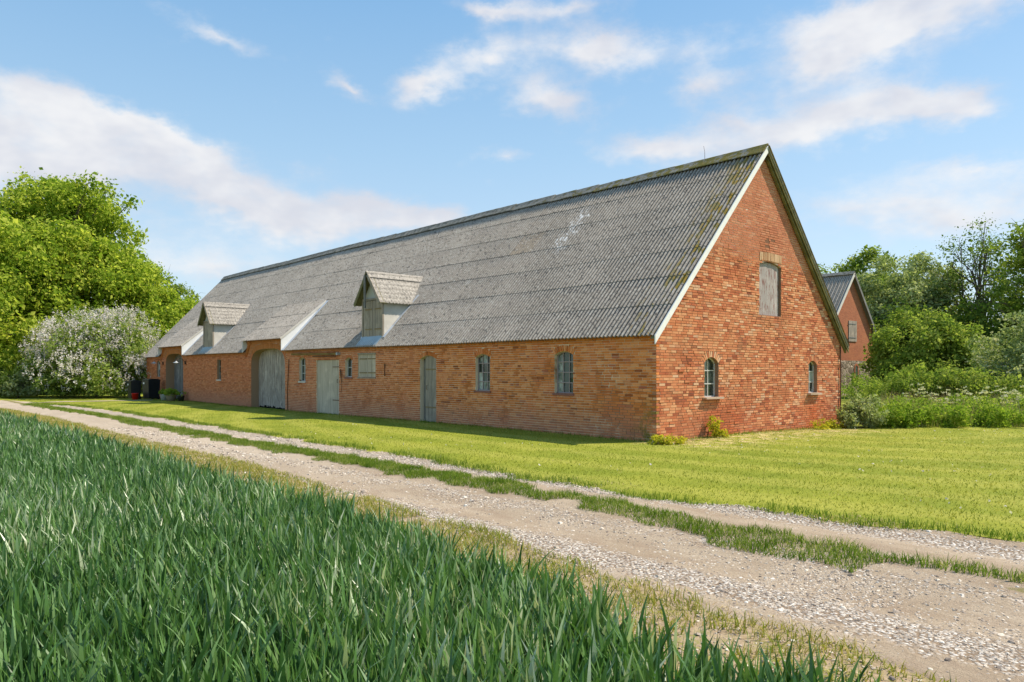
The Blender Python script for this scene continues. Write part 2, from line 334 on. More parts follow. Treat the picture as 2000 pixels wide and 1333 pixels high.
def pebm(t, o):
    r = t.new('ShaderNodeNewGeometry').outputs['Random Per Island']
    c = t.ramp(r, [(0,(.16,.13,.11)),(.2,(.32,.26,.205)),(.5,(.46,.38,.295)),(.85,(.58,.50,.40)),(1,(.78,.72,.62))])
    return bsdf(t, c, .8, .25)
mat('pebble', pebm)
def lichen(t, o):
    p = t.pos(); n = t.noise(p, 9, 4, .6)
    return bsdf(t, t.mix(t.ss(n, .4, .55), (.55, .47, .38), (.75, .47, .05)), .9, .2, n, .5, .02)
mat('lichen_stone', lichen)
def farbrick(t, o):
    p = t.pos(); b = t.new('ShaderNodeTexBrick'); t.put(b.inputs['Vector'], t.scalev(p, (1, 1, 1)))
    cx = t.new('ShaderNodeCombineXYZ'); s = t.sep(p); t.put(cx.inputs[0], t.m('ADD', s[0], s[1])); t.put(cx.inputs[1], s[2]); t.l.new(cx.outputs[0], b.inputs['Vector'])
    b.inputs['Scale'].default_value = 1; b.inputs['Brick Width'].default_value = .24; b.inputs['Row Height'].default_value = .067; b.inputs['Mortar Size'].default_value = .008
    b.inputs['Color1'].default_value = (.44,.14,.065,1); b.inputs['Color2'].default_value = (.32,.095,.045,1); b.inputs['Mortar'].default_value = (.34,.20,.13,1)
    n = t.noise(p, 1, 4); c = t.mix(t.m('MULTIPLY', t.ss(n, .4, .7), .4), b.outputs[0], (.48, .19, .09))
    return bsdf(t, c, .9, .1, b.outputs[1], -.3, .01)
mat('far_brick', farbrick)
def fieldstone(t, o):
    p = t.pos(); v = t.new('ShaderNodeTexVoronoi'); t.put(v.inputs['Vector'], p); v.inputs['Scale'].default_value = 3.2
    e = t.vor(p, 3.2, 'DISTANCE_TO_EDGE')
    c = t.ramp(t.sep(v.outputs['Color'])[0], [(0,(.12,.09,.07)),(.5,(.26,.20,.15)),(1,(.40,.33,.26))]); c = t.mix(t.ss(e, .08, .03), c, (.42, .34, .24))
    return bsdf(t, c, .9, .1, t.ss(e, 0, .15), 1, .08)
mat('fieldstone', fieldstone)

# ------------------------------------------------------------------ mesh helpers
def mk(name, V, F, m=None, parent=None, smooth=False, loc=None):
    """V (n,3) array, F list of faces or (k,3|4) array"""
    me = bpy.data.meshes.new(name); V = np.asarray(V, dtype=np.float32)
    if isinstance(F, np.ndarray):
        k = F.shape[1]; me.vertices.add(len(V)); me.vertices.foreach_set('co', V.ravel())
        me.loops.add(F.size); me.loops.foreach_set('vertex_index', F.astype(np.int32).ravel())
        me.polygons.add(len(F)); me.polygons.foreach_set('loop_start', np.arange(0, F.size, k, dtype=np.int32))
        me.polygons.foreach_set('loop_total', np.full(len(F), k, dtype=np.int32)); me.update(calc_edges=True)
    else: me.from_pydata(V.tolist(), [], [list(f) for f in F]); me.update()
    me.polygons.foreach_set('use_smooth', np.full(len(me.polygons), bool(smooth)))
    if m: me.materials.append(MATS[m])
    o = bpy.data.objects.new(name, me); COL.objects.link(o)
    if parent: o.parent = parent
    if loc is not None: o.location = loc
    return o
def tag(o, label=None, cat=None, group=None, kind=None):
    if label: o['label'] = label
    if cat: o['category'] = cat
    if group: o['group'] = group
    if kind: o['kind'] = kind
    return o
def empty(name, loc=(0, 0, 0), parent=None, **kw):
    o = bpy.data.objects.new(name, None); COL.objects.link(o); o.location = loc; o.empty_display_size = .1
    if parent: o.parent = parent
    return tag(o, **kw)
BF = np.array([[0,3,2,1],[4,5,6,7],[0,1,5,4],[1,2,6,5],[2,3,7,6],[3,0,4,7]])
BV = np.array([[-1,-1,-1],[1,-1,-1],[1,1,-1],[-1,1,-1],[-1,-1,1],[1,-1,1],[1,1,1],[-1,1,1]], float)
def boxes(C, H, jit=0, R=None):
    C = np.asarray(C, float); H = np.asarray(H, float); n = len(C)
    V = BV[None]*H[:, None, :]
    if jit: V = V+rng.normal(0, jit, V.shape)
    if R is not None: V = np.einsum('nij,nkj->nki', np.asarray(R), V)
    V = (V+C[:, None, :]).reshape(-1, 3); F = (BF[None]+8*np.arange(n)[:, None, None]).reshape(-1, 4)
    return V, F
def box(name, lo, hi, m, parent=None, jit=0):
    lo = np.array(lo, float); hi = np.array(hi, float)
    V, F = boxes([(lo+hi)/2], [(hi-lo)/2], jit); return mk(name, V, F, m, parent)
def bar(a, b, wd, th, up=(0, 0, 1)):
    """oriented box from a to b: returns V,F"""
    a = np.array(a, float); b = np.array(b, float); d = b-a; L = np.linalg.norm(d); d /= L
    s = np.cross(d, up); s /= np.linalg.norm(s); u = np.cross(s, d)
    R = np.stack([d, s, u], 1)
    return boxes([(a+b)/2], [(L/2, wd/2, th/2)], 0, [R])
def join(parts):
    Vs, Fs, o = [], [], 0
    for V, F in parts: Vs.append(V); Fs.append(np.asarray(F)+o); o += len(V)
    return np.concatenate(Vs), np.concatenate(Fs)
def tube(pts, radii, n=8):
    pts = np.array(pts, float); V = []
    for i, p in enumerate(pts):
        d = pts[min(i+1, len(pts)-1)]-pts[max(i-1, 0)]; d /= np.linalg.norm(d)+1e-9
        a = np.cross(d, (.31, .95, .11)); a /= np.linalg.norm(a); b = np.cross(d, a)
        for k in range(n):
            t_ = 2*math.pi*k/n; V.append(p+radii[i]*(math.cos(t_)*a+math.sin(t_)*b))
    F = [[i*n+k, i*n+(k+1) % n, (i+1)*n+(k+1) % n, (i+1)*n+k] for i in range(len(pts)-1) for k in range(n)]
    return np.array(V), np.array(F)
def lathe(prof, n=20, c=(0, 0, 0)):
    V = [[c[0]+r*math.cos(2*math.pi*k/n), c[1]+r*math.sin(2*math.pi*k/n), c[2]+z] for r, z in prof for k in range(n)]
    F = [[i*n+k, i*n+(k+1) % n, (i+1)*n+(k+1) % n, (i+1)*n+k] for i in range(len(prof)-1) for k in range(n)]
    return np.array(V), np.array(F)
sm = lambda x, a, b: (lambda t_: t_*t_*(3-2*t_))(np.clip((x-a)/(b-a), 0, 1))
def vnoise(x, y, sc, seed=0):
    """cheap smooth value noise for masks, 0..1"""
    x = np.asarray(x)*sc+seed*17.3; y = np.asarray(y)*sc+seed*9.1
    xi = np.floor(x); yi = np.floor(y); fx = x-xi; fy = y-yi; fx = fx*fx*(3-2*fx); fy = fy*fy*(3-2*fy)
    h = lambda a, b: np.mod(np.sin(a*127.1+b*311.7+seed)*43758.5453, 1)
    return (h(xi, yi)*(1-fx)+h(xi+1, yi)*fx)*(1-fy)+(h(xi, yi+1)*(1-fx)+h(xi+1, yi+1)*fx)*fy
def gz(x, y):
    x = np.asarray(x, float); y = np.asarray(y, float)
    z = .03*np.sin(x*.31+1)*np.sin(y*.23)
    z = z-.10*sm(x, 3, 9)*sm(y, 4, -1)
    z = z-.045*np.exp(-((x+8.6)/.5)**2)-.04*np.exp(-((x+6.35)/.35)**2)+.025*np.exp(-((x+7.25)/.35)**2)
    return z+.012*(vnoise(x, y, 1.3, 3)-.5)

# ------------------------------------------------------------------ terrain
def grid(name, xs, ys, m, dz=0., mask=None, fx=None, sink=False):
    X, Y = np.meshgrid(xs, ys); 
    if fx is not None: X = fx(X, Y)
    Z = gz(X, Y)+dz
    if sink: Z[:, 0] -= .03; Z[:, -1] -= .02
    nx, ny = len(xs), len(ys)
    V = np.stack([X, Y, Z], -1).reshape(-1, 3); i = np.arange(nx*ny).reshape(ny, nx)
    F = np.stack([i[:-1, :-1], i[:-1, 1:], i[1:, 1:], i[1:, :-1]], -1).reshape(-1, 4)
    if mask is not None:
        c = V[F].mean(1); F = F[mask(c[:, 0], c[:, 1])]
    return tag(mk(name, V, F, m, smooth=True), kind='structure')
far = np.array([-900, -500, -250, -120, -70, -45])
grid('ground', np.concatenate([far, np.arange(-32, 62, .5), -far[::-1]+30]), np.concatenate([far, np.arange(-30, 72, .5), -far[::-1]+45]), 'ground', -.012)
def edge_noise(y, a, seed): return a*(vnoise(y, y*0, 1.7, seed)-.5)+a*.5*(vnoise(y, y*0, 5.1, seed+1)-.5)
def x_lawn(y): return -5.85-.42*sm(y, 2, -2)*sm(y, -8.6, -4)+.12*sm(y, -6, -9)+edge_noise(y, .3, 2)-.9*sm(y, 31, 38)-3.2*sm(y, 38, 46)
def x_near(y): return -8.62-.72*sm(y, 4, -4)-.65*sm(y, -3, -9)+edge_noise(y, .25, 5)-.5*sm(y, 28, 34)-3.5*sm(y, 36, 46)
def x_wheat(y): return -10.45-.24*sm(y, 6, -2)-.22*sm(y, -3, -9)-.28*sm(y, -5.5, -9.2)
nl = 40
grid('lawn', np.linspace(0, 1, 70), np.arange(-22, 47, .3), 'lawn', -.002, fx=lambda U, Y: x_lawn(Y)+U*(30-x_lawn(Y)))
grid('gravel_track', np.linspace(0, 1, 44), np.arange(-24, 50, .16), 'track', .004, fx=lambda U, Y: x_near(Y)+U*(x_lawn(Y)+.05-x_near(Y)), sink=True)
grid('grass_verge', np.linspace(0, 1, 10), np.arange(-24, 50, .3), 'verge', .001, fx=lambda U, Y: x_wheat(Y)-.3+U*(x_near(Y)+.12-x_wheat(Y)+.3))
grid('field_soil', np.linspace(0, 1, 60), np.arange(-24, 42, .5), 'field_soil', -.002, fx=lambda U, Y: -36+U*(x_wheat(Y)-.2+36))
# earthen branch towards the far gate
yb = np.linspace(0, 1, 30)
Vb = []
for s_ in yb:
    cx_, cy_ = -7.2+s_*6.2, 37.2-s_*2.6; wv = .55*(1-.35*s_)+.08*math.sin(s_*23)
    for k in np.linspace(-1, 1, 7): Vb.append((cx_+k*wv*.4, cy_+k*wv, float(gz(cx_, cy_))+.008))
Fb = np.array([[i*7+j, i*7+j+1, (i+1)*7+j+1, (i+1)*7+j] for i in range(29) for j in range(6)])
tag(mk('yard_path', Vb, Fb, 'track', smooth=True), kind='structure')

# ------------------------------------------------------------------ barn
WB, LB, ZE, ZR = 9.93, 39.24, 2.56, 7.96
barn = empty('brick_barn', (WB/2, LB/2, 0), label='long red brick barn with steep corrugated roof beside the gravel track', cat='barn')
BO = Vector((-WB/2, -LB/2, 0))
def bp(o):   # parent to barn keeping world coords
    o.parent = barn; o.location = BO; return o
def part(name, m, V, F, parent=None, **kw):
    """part in world coordinates; parent None -> barn"""
    o = mk(name, V, F, m, parent or barn, **kw)
    if parent is None or parent is barn: o.location = BO
    return o
def seg_open(u0, u1, z0, zs, zp, ta=.17, **k): return dict(t='seg', u0=u0, u1=u1, z0=z0, zs=zs, zp=zp, ta=ta, **k)
def sup_open(u0, u1, z0, zs, zp, ta=.24, **k): return dict(t='sup', u0=u0, u1=u1, z0=z0, zs=zs, zp=zp, ta=ta, **k)
def rect_open(u0, u1, z0, zp, **k): return dict(t='rect', u0=u0, u1=u1, z0=z0, zs=zp, zp=zp, ta=0, **k)
def top_curve(o, n=24, grow=0.):
    """points of the head of an opening from u0 side to u1 side"""
    c = (o['u0']+o['u1'])/2; h = (o['u1']-o['u0'])/2+0
    if o['t'] == 'rect': return [(o['u0'], o['zp']), (o['u1'], o['zp'])]
    if o['t'] == 'seg':
        s_ = o['zp']-o['zs']; R = (h*h+s_*s_)/(2*s_); zc = o['zp']-R; th = math.asin(min(1, h/R)); R += grow
        return [(c+R*math.sin(a), zc+R*math.cos(a)) for a in np.linspace(-th, th, n)]
    H = o['zp']-o['zs']+grow; h += grow; e = 2/3.2
    return [(c-h*math.copysign(abs(math.cos(a))**e, math.cos(a)), o['zs']+H*math.sin(a)**e) for a in np.linspace(0, math.pi, n*2)]
def blocked(o, z):
    """(u0,u1) taken out of a course at height z, or None"""
    if z < o['z0']: return None
    if z <= o['zs'] or (o['t'] == 'rect' and z < o['zp']): return (o['u0'], o['u1'])
    if o['t'] == 'rect': return None
    c = (o['u0']+o['u1'])/2; h = (o['u1']-o['u0'])/2
    if o['t'] == 'seg':
        s_ = o['zp']-o['zs']; R = (h*h+s_*s_)/(2*s_); zc = o['zp']-R; Ro = R+o['ta']
        q = Ro*Ro-(z-zc)**2
        if q <= 0: return None
        hw = min(math.sqrt(q), (z-zc)*math.tan(math.asin(min(1, h/R)))); return (c-hw, c+hw)
    t_ = (z-o['zs'])/(o['zp']-o['zs']+o['ta'])
    if t_ >= 1: return None
    hw = (h+o['ta'])*(1-t_**3.2)**(1/3.2); return (c-hw, c+hw)
OPF = [seg_open(2.69,3.37,1.10,2.12,2.22,win=(3,4)), seg_open(6.06,6.73,1.10,2.10,2.20,win=(3,4)),
       seg_open(8.74,9.64,-.25,2.08,2.20,ta=.14), seg_open(14.06,14.56,1.46,2.08,2.20,ta=.13,win=(1,2)),
       rect_open(12.40,13.62,1.44,2.34), rect_open(15.04,16.86,-.25,2.14), seg_open(17.82,18.38,1.26,2.16,2.26,ta=.06,win=(2,3)),
       sup_open(19.72,23.28,-.25,1.85,2.70,deep=.42), rect_open(27.0,27.5,1.25,2.26,win=(1,3)),
       sup_open(32.55,35.55,-.25,1.95,2.68,deep=.55), seg_open(36.58,37.2,1.31,2.2,2.32,ta=.12,win=(2,4))]
OPG = [seg_open(2.03,2.67,1.02,1.90,2.05,ta=.17,win=(2,3)), seg_open(7.70,8.26,1.02,1.88,2.01,ta=.17,win=(2,3)), seg_open(4.76,5.98,3.28,4.70,4.80,ta=.02)]
RAISE = [(19.66, 23.78), (32.14, 36.25)]
def ftop(u):
    for a, b in RAISE:
        if a < u < b: return 3.22
    return 2.69
def gtop(u): return 2.60+min(u, WB-u)*(ZR-.12-2.60)/(WB/2)
ROW = .0667
def wall_core(name, mname, outer, ops, d0, dep, axis):
    loops = [outer]
    for o in ops: loops.append([(o['u0'], o['z0'])]+top_curve(o)+[(o['u1'], o['z0'])])
    P = lambda u, z, d: (d, u, z) if axis == 'y' else (u, d, z)
    vs = [[Vector((u, z, 0)) for u, z in lp] for lp in loops]
    flat = [p for lp in loops for p in lp]; tris = tessellate_polygon(vs)
    V = [P(u, z, d0) for u, z in flat]; F = [tuple(t_) for t_ in tris]
    for lp, o in zip(loops[1:], ops):
        b = len(V); n = len(lp); dd = o.get('deep', dep)
        V += [P(u, z, d0) for u, z in lp]+[P(u, z, dd) for u, z in lp]
        F += [(b+i, b+(i+1) % n, b+n+(i+1) % n, b+n+i) for i in range(n)]
    return part(name, mname, np.array(V, dtype=float), F)
outer = [(.012, -.3), (LB, -.3), (LB, 2.70)]
for a, b in RAISE[::-1]: outer += [(b, 2.70), (b, 3.22), (a, 3.22), (a, 2.70)]
outer += [(.012, 2.70)]
front_wall = wall_core('front_wall', 'mortar_front', outer, OPF, .010, .25, 'y')
gable_wall = wall_core('gable_wall', 'mortar_gable', [(.012, -.4), (WB, -.4), (WB, 2.6), (WB/2, ZR-.1), (.012, 2.6)], OPG, .0045, .25, 'x')
# --- bricks
BR = {'f': [], 'g': []}     # u0,u1,z0,z1, depth0(front), depth1
def lay(key, ops, top, ulo, uhi, zmax, neat):
    rows = int(zmax/ROW)+1
    for i in range(-3, rows):
        z0 = i*ROW; zc = z0+ROW/2
        quoin = .0 if (i % 2 == 0) == (key == 'f') else .118
        u = ulo+quoin
        if i % 2 == 0: u_off = -.12 if (i//2) % 2 else 0
        else: u_off = -.06
        first = True
        while u < uhi:
            nt = neat(u, zc)
            if i % 2 == 0 or nt > random.random(): wd = .228
            else: wd = .108 if random.random() < .8 else .228
            if first: wd = (.228 if quoin else .228) if u_off == 0 else .168; first = False
            wd *= random.uniform(.93, 1.05) if key == 'g' else random.uniform(.96, 1.03)
            a, b = u, min(u+wd+.003, uhi); u += wd+.012
            if b-a < .03: continue
            segs = [(a, b)]; deep = .11
            for o in ops:
                bl = blocked(o, zc)
                if bl is None: continue
                ns = []
                for s0, s1 in segs:
                    if bl[1] <= s0 or bl[0] >= s1: ns.append((s0, s1)); continue
                    if 'deep' in o: deep = o['deep']
                    if bl[0]-s0 > .028: ns.append((s0, bl[0]-.004))
                    if s1-bl[1] > .028: ns.append((bl[1]+.004, s1))
                segs = ns
                if 'deep' in o and any(abs(s1-bl[0]) < .05 or abs(s0-bl[1]) < .05 for s0, s1 in segs): deep = o['deep']
            for s0, s1 in segs:
                if key == 'f' and zc > 2.62:
                    rr = [(a_, b_) for a_, b_ in RAISE if s1 > a_ and s0 < b_]
                    if rr: s0 = max(s0, rr[0][0]+.01); s1 = min(s1, rr[0][1]-.01)
                    elif zc > 2.69: continue
                    if s1-s0 < .03: continue
                if key == 'g':
                    mid_top = min(top(s0), top(s1))
                    if zc > mid_top:
                        # trim towards the rake
                        if zc > max(top(s0), top(s1)): continue
                        ul = (z0+ROW-2.6)*(WB/2)/(ZR-.12-2.60)
                        s0 = max(s0, ul); s1 = min(s1, WB-ul)
                        if s1-s0 < .03: continue
                elif zc > top((s0+s1)/2): continue
                proud = 0.
                if key == 'f':
                    tt = top((s0+s1)/2)
                    if tt-zc < .17: proud = .05
                    elif tt-zc < .24: proud = .025
                yield_j = rough(key, (s0+s1)/2, zc)
                if key == 'g' and random.random() < .35*math.exp(-((s0+s1)/2-5.35)**2/.06-(zc-5.3)**2/.05): continue
                
                d = (-.0002-abs(random.gauss(0, .0012+.0045*yield_j)) if key == 'g' else random.gauss(0, .001+.0022*yield_j))-proud
                BR[key].append([s0+random.uniform(0, .003)+yield_j*random.uniform(0, .006), s1-yield_j*random.uniform(0, .008), z0+.0052+yield_j*random.uniform(0, .003), z0+ROW-.0058-yield_j*random.uniform(0, .003), d, deep])
def rough(key, u, z):
    if key == 'f': return .15+.85*float(sm(2.3-u, 0, .8)*sm(2.0-z-.35*(2-u)+.3, 0, .5))+.25*float(vnoise(u, z*2, .8, 4) > .6)
    r = float(sm(5.0-z, 0, .4))*(.45+.55*float(vnoise(u, z, .9, 8) > .45))
    r += .9*math.exp(-((u-5.3)/.5)**2-((z-5.35)/.45)**2)+.8*math.exp(-((u-3.0-.5*(z-4.6))/.35)**2)*float(4.6 < z < 6)
    if u < 1.0 and z > 1.4: r *= .25
    return min(1., r+.08)
lay('f', OPF, ftop, -.003, LB, 3.25, lambda u, z: .85 if (u < 1.4 and z > 1.2) else (.35 if u < 5 else .12))
lay('g', OPG, gtop, 0, WB, ZR, lambda u, z: .9 if z > 4.9 else (.85 if u < .9 else .62))
def vous(key, o, bw=.066):
    if o['ta'] < .05 or o['t'] == 'rect': return [], [], []
    pts = np.array(top_curve(o, 60)); seg = np.linalg.norm(np.diff(pts, axis=0), axis=1); L = np.concatenate([[0], np.cumsum(seg)])
    n = max(3, int(L[-1]/bw)); C, H, R = [], [], []
    for k in range(n):
        s_ = (k+.5)/n*L[-1]; u = np.interp(s_, L, pts[:, 0]); z = np.interp(s_, L, pts[:, 1])
        e = .01; du = np.interp(s_+e, L, pts[:, 0])-np.interp(s_-e, L, pts[:, 0]); dz_ = np.interp(s_+e, L, pts[:, 1])-np.interp(s_-e, L, pts[:, 1])
        tl = math.hypot(du, dz_); tu, tz = du/tl, dz_/tl; nu, nz = -tz, tu
        if nz < 0 and o['t'] == 'seg': nu, nz = -nu, -nz
        d1 = o.get('deep', .11); hl = o['ta']/2-.004; j = random.gauss(0, .002)
        cu, cz = u+nu*(hl+.004), z+nz*(hl+.004)
        cd_ = d1/2-(.006 if key == 'f' else .002)+j*.5
        if key == 'f':
            C.append((cd_, cu, cz)); M_ = np.array([[1, 0, 0], [0, tu, nu], [0, tz, nz]])
            H.append((d1/2, L[-1]/n/2-.005, hl))
        else:
            C.append((cu, cd_, cz)); M_ = np.array([[0, tu, nu], [1, 0, 0], [0, tz, nz]])
            H.append((d1/2, L[-1]/n/2-.005, hl))
        R.append(M_)
    return C, H, R
def bcenter(key, b):
    u = (b[0]+b[1])/2; z = (b[2]+b[3])/2; d = (b[4]+b[5])/2
    return (d, u, z) if key == 'f' else (u, d, z)
allb = []
for key in 'fg':
    for i, b in enumerate(BR[key]):
        c = bcenter(key, b); q = np.array(c[:2])-CAM[:2]; dep_ = q@FWD
        wdt = (b[1]-b[0])
        if wdt < .2 or c[2] < .05 or b[5] > .2: continue
        fr = abs((RGT[1] if key == 'f' else RGT[0])*dep_-(q@RGT)*(FWD[1] if key == 'f' else FWD[0]))/dep_**2
        allb.append((-wdt*fr*(1/dep_), key, i))
allb.sort(); pick = {('f', i) for s_, k, i in allb if k == 'f'}; single = set()
kf = [a for a in allb if a[1] == 'f'][:150]; kg = [a for a in allb if a[1] == 'g'][:150]
single = {(k, i) for _, k, i in kf+kg}
Vq, Fq = boxes([(0, 0, 0)], [(.055, .5*.226, .0287)])
bf0 = mk('brick', Vq, Fq, 'brick_front', front_wall); Vq, Fq = boxes([(0, 0, 0)], [(.5*.229, .055, .0287)])
bg0 = mk('brick', Vq, Fq, 'brick_gable', gable_wall); ff = fg = True
for key, first_o, pw in (('f', bf0, front_wall), ('g', bg0, gable_wall)):
    used = False
    for k, i in sorted(s_ for s_ in single if s_[0] == key):
        b = BR[key][i]; o = first_o if not used else first_o.copy()
        if used: COL.objects.link(o)
        used = True; c = bcenter(key, b); o.location = (c[0], c[1], c[2])
        o.rotation_euler = (random.gauss(0, .002), random.gauss(0, .002), random.gauss(0, .003))
    C, H, R = [], [], []
    for i, b in enumerate(BR[key]):
        if (key, i) in single: continue
        c = bcenter(key, b); h = ((b[5]-b[4])/2, (b[1]-b[0])/2, (b[3]-b[2])/2)
        if key == 'g': h = (h[1], h[0], h[2])
        C.append(c); H.append(h)
    V, F = boxes(C, H, .0013 if key == 'f' else .0018); P_ = [(V, F)]
    for o in (OPF if key == 'f' else OPG):
        C, H, R = vous(key, o)
        if C: P_.append(boxes(C, H, .001, R))
    V, F = join(P_)
    tag(part('brickwork', 'brick_front' if key == 'f' else 'brick_gable', V, F), kind='stuff')
# moulded brick cornice sweeping round each raised gate head
def cornice(a, b):
    P_ = []
    for lvl, pr in ((0, .05), (.07, .08)):
        for side, s_ in ((b, 1),):
            pts = [(side+s_*(.10-.62*q), 2.38+lvl+.60*float(sm(q, 0, 1))) for q in np.linspace(0, 1, 12)]
            for (u0, z0), (u1, z1) in zip(pts[:-1], pts[1:]):
                C_, F_ = bar((.02-pr/2, u0, z0), (.02-pr/2, u1, z1), .05, pr+.04, up=(-1, 0, 0)); P_.append((C_, F_))
    return join(P_)
for a, b in RAISE: tag(part('cornice', 'brick_front', *cornice(a, b)), kind='stuff')
# lintel of the hatch: bricks on edge, pale
C, H, R = [], [], []
for k in range(17):
    u = 4.78+k*.073; zt = 4.93+.02*math.sin(k/16*math.pi)-.0*k
    C.append((u+.03, .045, zt)); H.append((.029, .06, .115)); R.append(np.array([[1, 0, .08], [0, 1, 0], [-.08, 0, 1]]))
part('hatch_lintel', 'lintel_pale', *boxes(C, H, .004, R))
# remaining shell
part('rear_wall', 'far_brick', *boxes([(WB-.05, LB/2, 1.2)], [(.05, LB/2-.02, 1.55)]))
V = [(.02, LB-.02, -.3), (WB-.1, LB-.02, -.3), (WB-.1, LB-.02, 2.6), (WB/2, LB-.02, ZR-.12), (.02, LB-.02, 2.6)]
part('far_gable_wall', 'far_brick', np.array(V), [[0, 4, 3, 2, 1]])
part('interior_floor', 'dark_inside', np.array([(.3, .3, -.02), (WB-.2, .3, -.02), (WB-.2, LB-.2, -.02), (.3, LB-.2, -.02)]), [[0, 1, 2, 3]])
# --- windows
def ipoly(o, n=14): return [(o['u0'], o['z0'])]+top_curve(o, n)+[(o['u1'], o['z0'])]
def head(o, u):
    if o['t'] == 'rect': return o['zp']
    pts = np.array(top_curve(o, 40)); return float(np.interp(u, pts[:, 0], pts[:, 1]))
def window(key, o, par, dset=.12, framem='frame_steel', sillm='sill_brown', glassm=('glass_dusty',), muntin=.016, sill_out=.03, sill_drop=.06):
    nx, nz = o['win']; c = Vector(((o['u0']+o['u1'])/2, dset, o['z0']))
    world = Vector((c[1], c[0], c[2])) if key == 'f' else Vector((c[0], c[1], c[2]))
    g = empty('window', world+BO, barn)
    T = lambda u, d, z: ((d, u, z) if key == 'f' else (u, d, z))
    L_ = lambda V: np.array(V, float)-np.array(world)
    parts = []; w_ = .028
    poly = ipoly(o)
    for (a, b) in zip(poly, poly[1:]+poly[:1]):
        if math.hypot(a[0]-b[0], a[1]-b[1]) < .01: continue
        parts.append(bar(T(a[0], dset, a[1]), T(b[0], dset, b[1]), .05, w_*2, up=T(0, 1, 0)) if False else bar(T(a[0], dset, a[1]), T(b[0], dset, b[1]), w_*2, .05, up=T(0, 1, 0)))
    du = (o['u1']-o['u0'])/nx; dzv = (o['zp']-o['z0'])/nz
    for i in range(1, nx): u = o['u0']+i*du; parts.append(bar(T(u, dset-.004, o['z0']), T(u, dset-.004, head(o, u)), muntin*1.3, .03, up=T(0, 1, 0)))
    for j in range(1, nz): z = o['z0']+j*dzv; parts.append(bar(T(o['u0'], dset-.006, z), T(o['u1'], dset-.006, z), muntin*1.5, .03, up=T(0, 1, 0)))
    V, F = join(parts); mk('frame', L_(V), F, framem, g)
    for i in range(nx):
        for j in range(nz):
            a, b = o['u0']+i*du, o['u0']+(i+1)*du; z0, z1 = o['z0']+j*dzv, o['z0']+(j+1)*dzv
            if j == nz-1: top = [(u, min(head(o, u)+.0, z1)) for u in np.linspace(b, a, 5)]
            else: top = [(b, z1), (a, z1)]
            lp = [(a, z0), (b, z0)]+top; n = len(lp); tl = random.gauss(0, .003)
            gm = glassm[int(rng.integers(len(glassm)))] if len(glassm) != nx*nz else glassm[j*nx+i]
            V = [T(u, dset+.008+tl*(z-z0)/dzv, z) for u, z in lp]+[T(u, dset+.012+tl*(z-z0)/dzv, z) for u, z in lp]
            F = [list(range(n)), list(range(2*n-1, n-1, -1))]+[[k, (k+1) % n, n+(k+1) % n, n+k] for k in range(n)]
            if gm: mk('pane', L_(V), F, gm, g)
    if sillm:
        V, F = boxes([T((o['u0']+o['u1'])/2, dset/2-sill_out/2+.005, o['z0']-sill_drop/2)], [tuple(abs(k) for k in T((o['u1']-o['u0'])/2+.03+sill_out*.5, (dset+sill_out)/2+.01, sill_drop/2))], .003)
        mk('sill', L_(V), F, sillm, g)
    return g
D_, M_, K_ = 'glass_dusty', 'glass_milky', 'glass_dark'
window('f', OPF[0], barn, glassm=(K_,K_,M_, K_,K_,M_, K_,K_,M_, K_,K_,D_))
window('f', OPF[1], barn, glassm=(D_,D_,M_, K_,K_,M_, K_,K_,M_, K_,D_,M_))
window('f', OPF[3], barn, glassm=(D_, K_), sillm='sill_brown', framem='frame_pale')
window('f', OPF[6], barn, glassm=(D_, K_), framem='frame_pale', sillm='render_grey')
window('f', OPF[8], barn, glassm=(K_,), framem='wood_grey', sillm='render_grey')
window('f', OPF[10], barn, glassm=(D_,), framem='frame_pale', sillm=None)
window('g', OPG[0], barn, .13, 'frame_pale', 'sill_stone', (K_, K_, K_, K_, D_, K_), .016, .12, .05)
window('g', OPG[1], barn, .13, 'frame_pale', 'sill_stone', (D_, K_, D_), .016, .12, .05)
# pale masonry backs the hatch/doors
# --- doors
def planks(key, par, world, u0, u1, z0, ztop, n, dset, m, th=.03, skew=0, jitter=.004, gap=.004, zj=.0, bulge=None):
    T = lambda u, d, z: ((d, u, z) if key == 'f' else (u, d, z))
    ws = rng.uniform(.8, 1.2, n); ws = ws/ws.sum()*(u1-u0); a = u0
    for i in range(n):
        b = a+ws[i]; g = gap*random.uniform(.6, 1.6); j = random.gauss(0, jitter); sk = skew*(i/n)*random.uniform(.4, 1)
        zt = [ztop(a+g) if callable(ztop) else ztop, ztop(b-g) if callable(ztop) else ztop]; zb = z0+random.uniform(0, zj)
        us = [(a+g+sk*.0, zb), (b-g+sk*.0, zb), (b-g, zt[1]), (a+g, zt[0])]
        V = [T(u+(sk if k < 2 else 0), dset+j, z) for k, (u, z) in enumerate(us)]+[T(u+(sk if k < 2 else 0), dset+j+th, z) for k, (u, z) in enumerate(us)]
        F = [[0, 1, 2, 3], [7, 6, 5, 4], [0, 4, 5, 1], [1, 5, 6, 2], [2, 6, 7, 3], [3, 7, 4, 0]]
        mk('plank', np.array(V, float)-np.array(world), F, m, par); a = b
def part_root(name, key, u, d, z):
    wv = Vector((d, u, z)) if key == 'f' else Vector((u, d, z)); return empty(name, wv+BO, barn), wv
def strap(key, par, wv, a, b, z, d, m='hinge_rust', h=.04):
    T = lambda u, dd, zz: ((dd, u, zz) if key == 'f' else (u, dd, zz))
    V, F = bar(T(a, d, z), T(b, d, z), h, .012, up=T(0, 1, 0)); mk('hinge', V-np.array(wv), F, m, par)
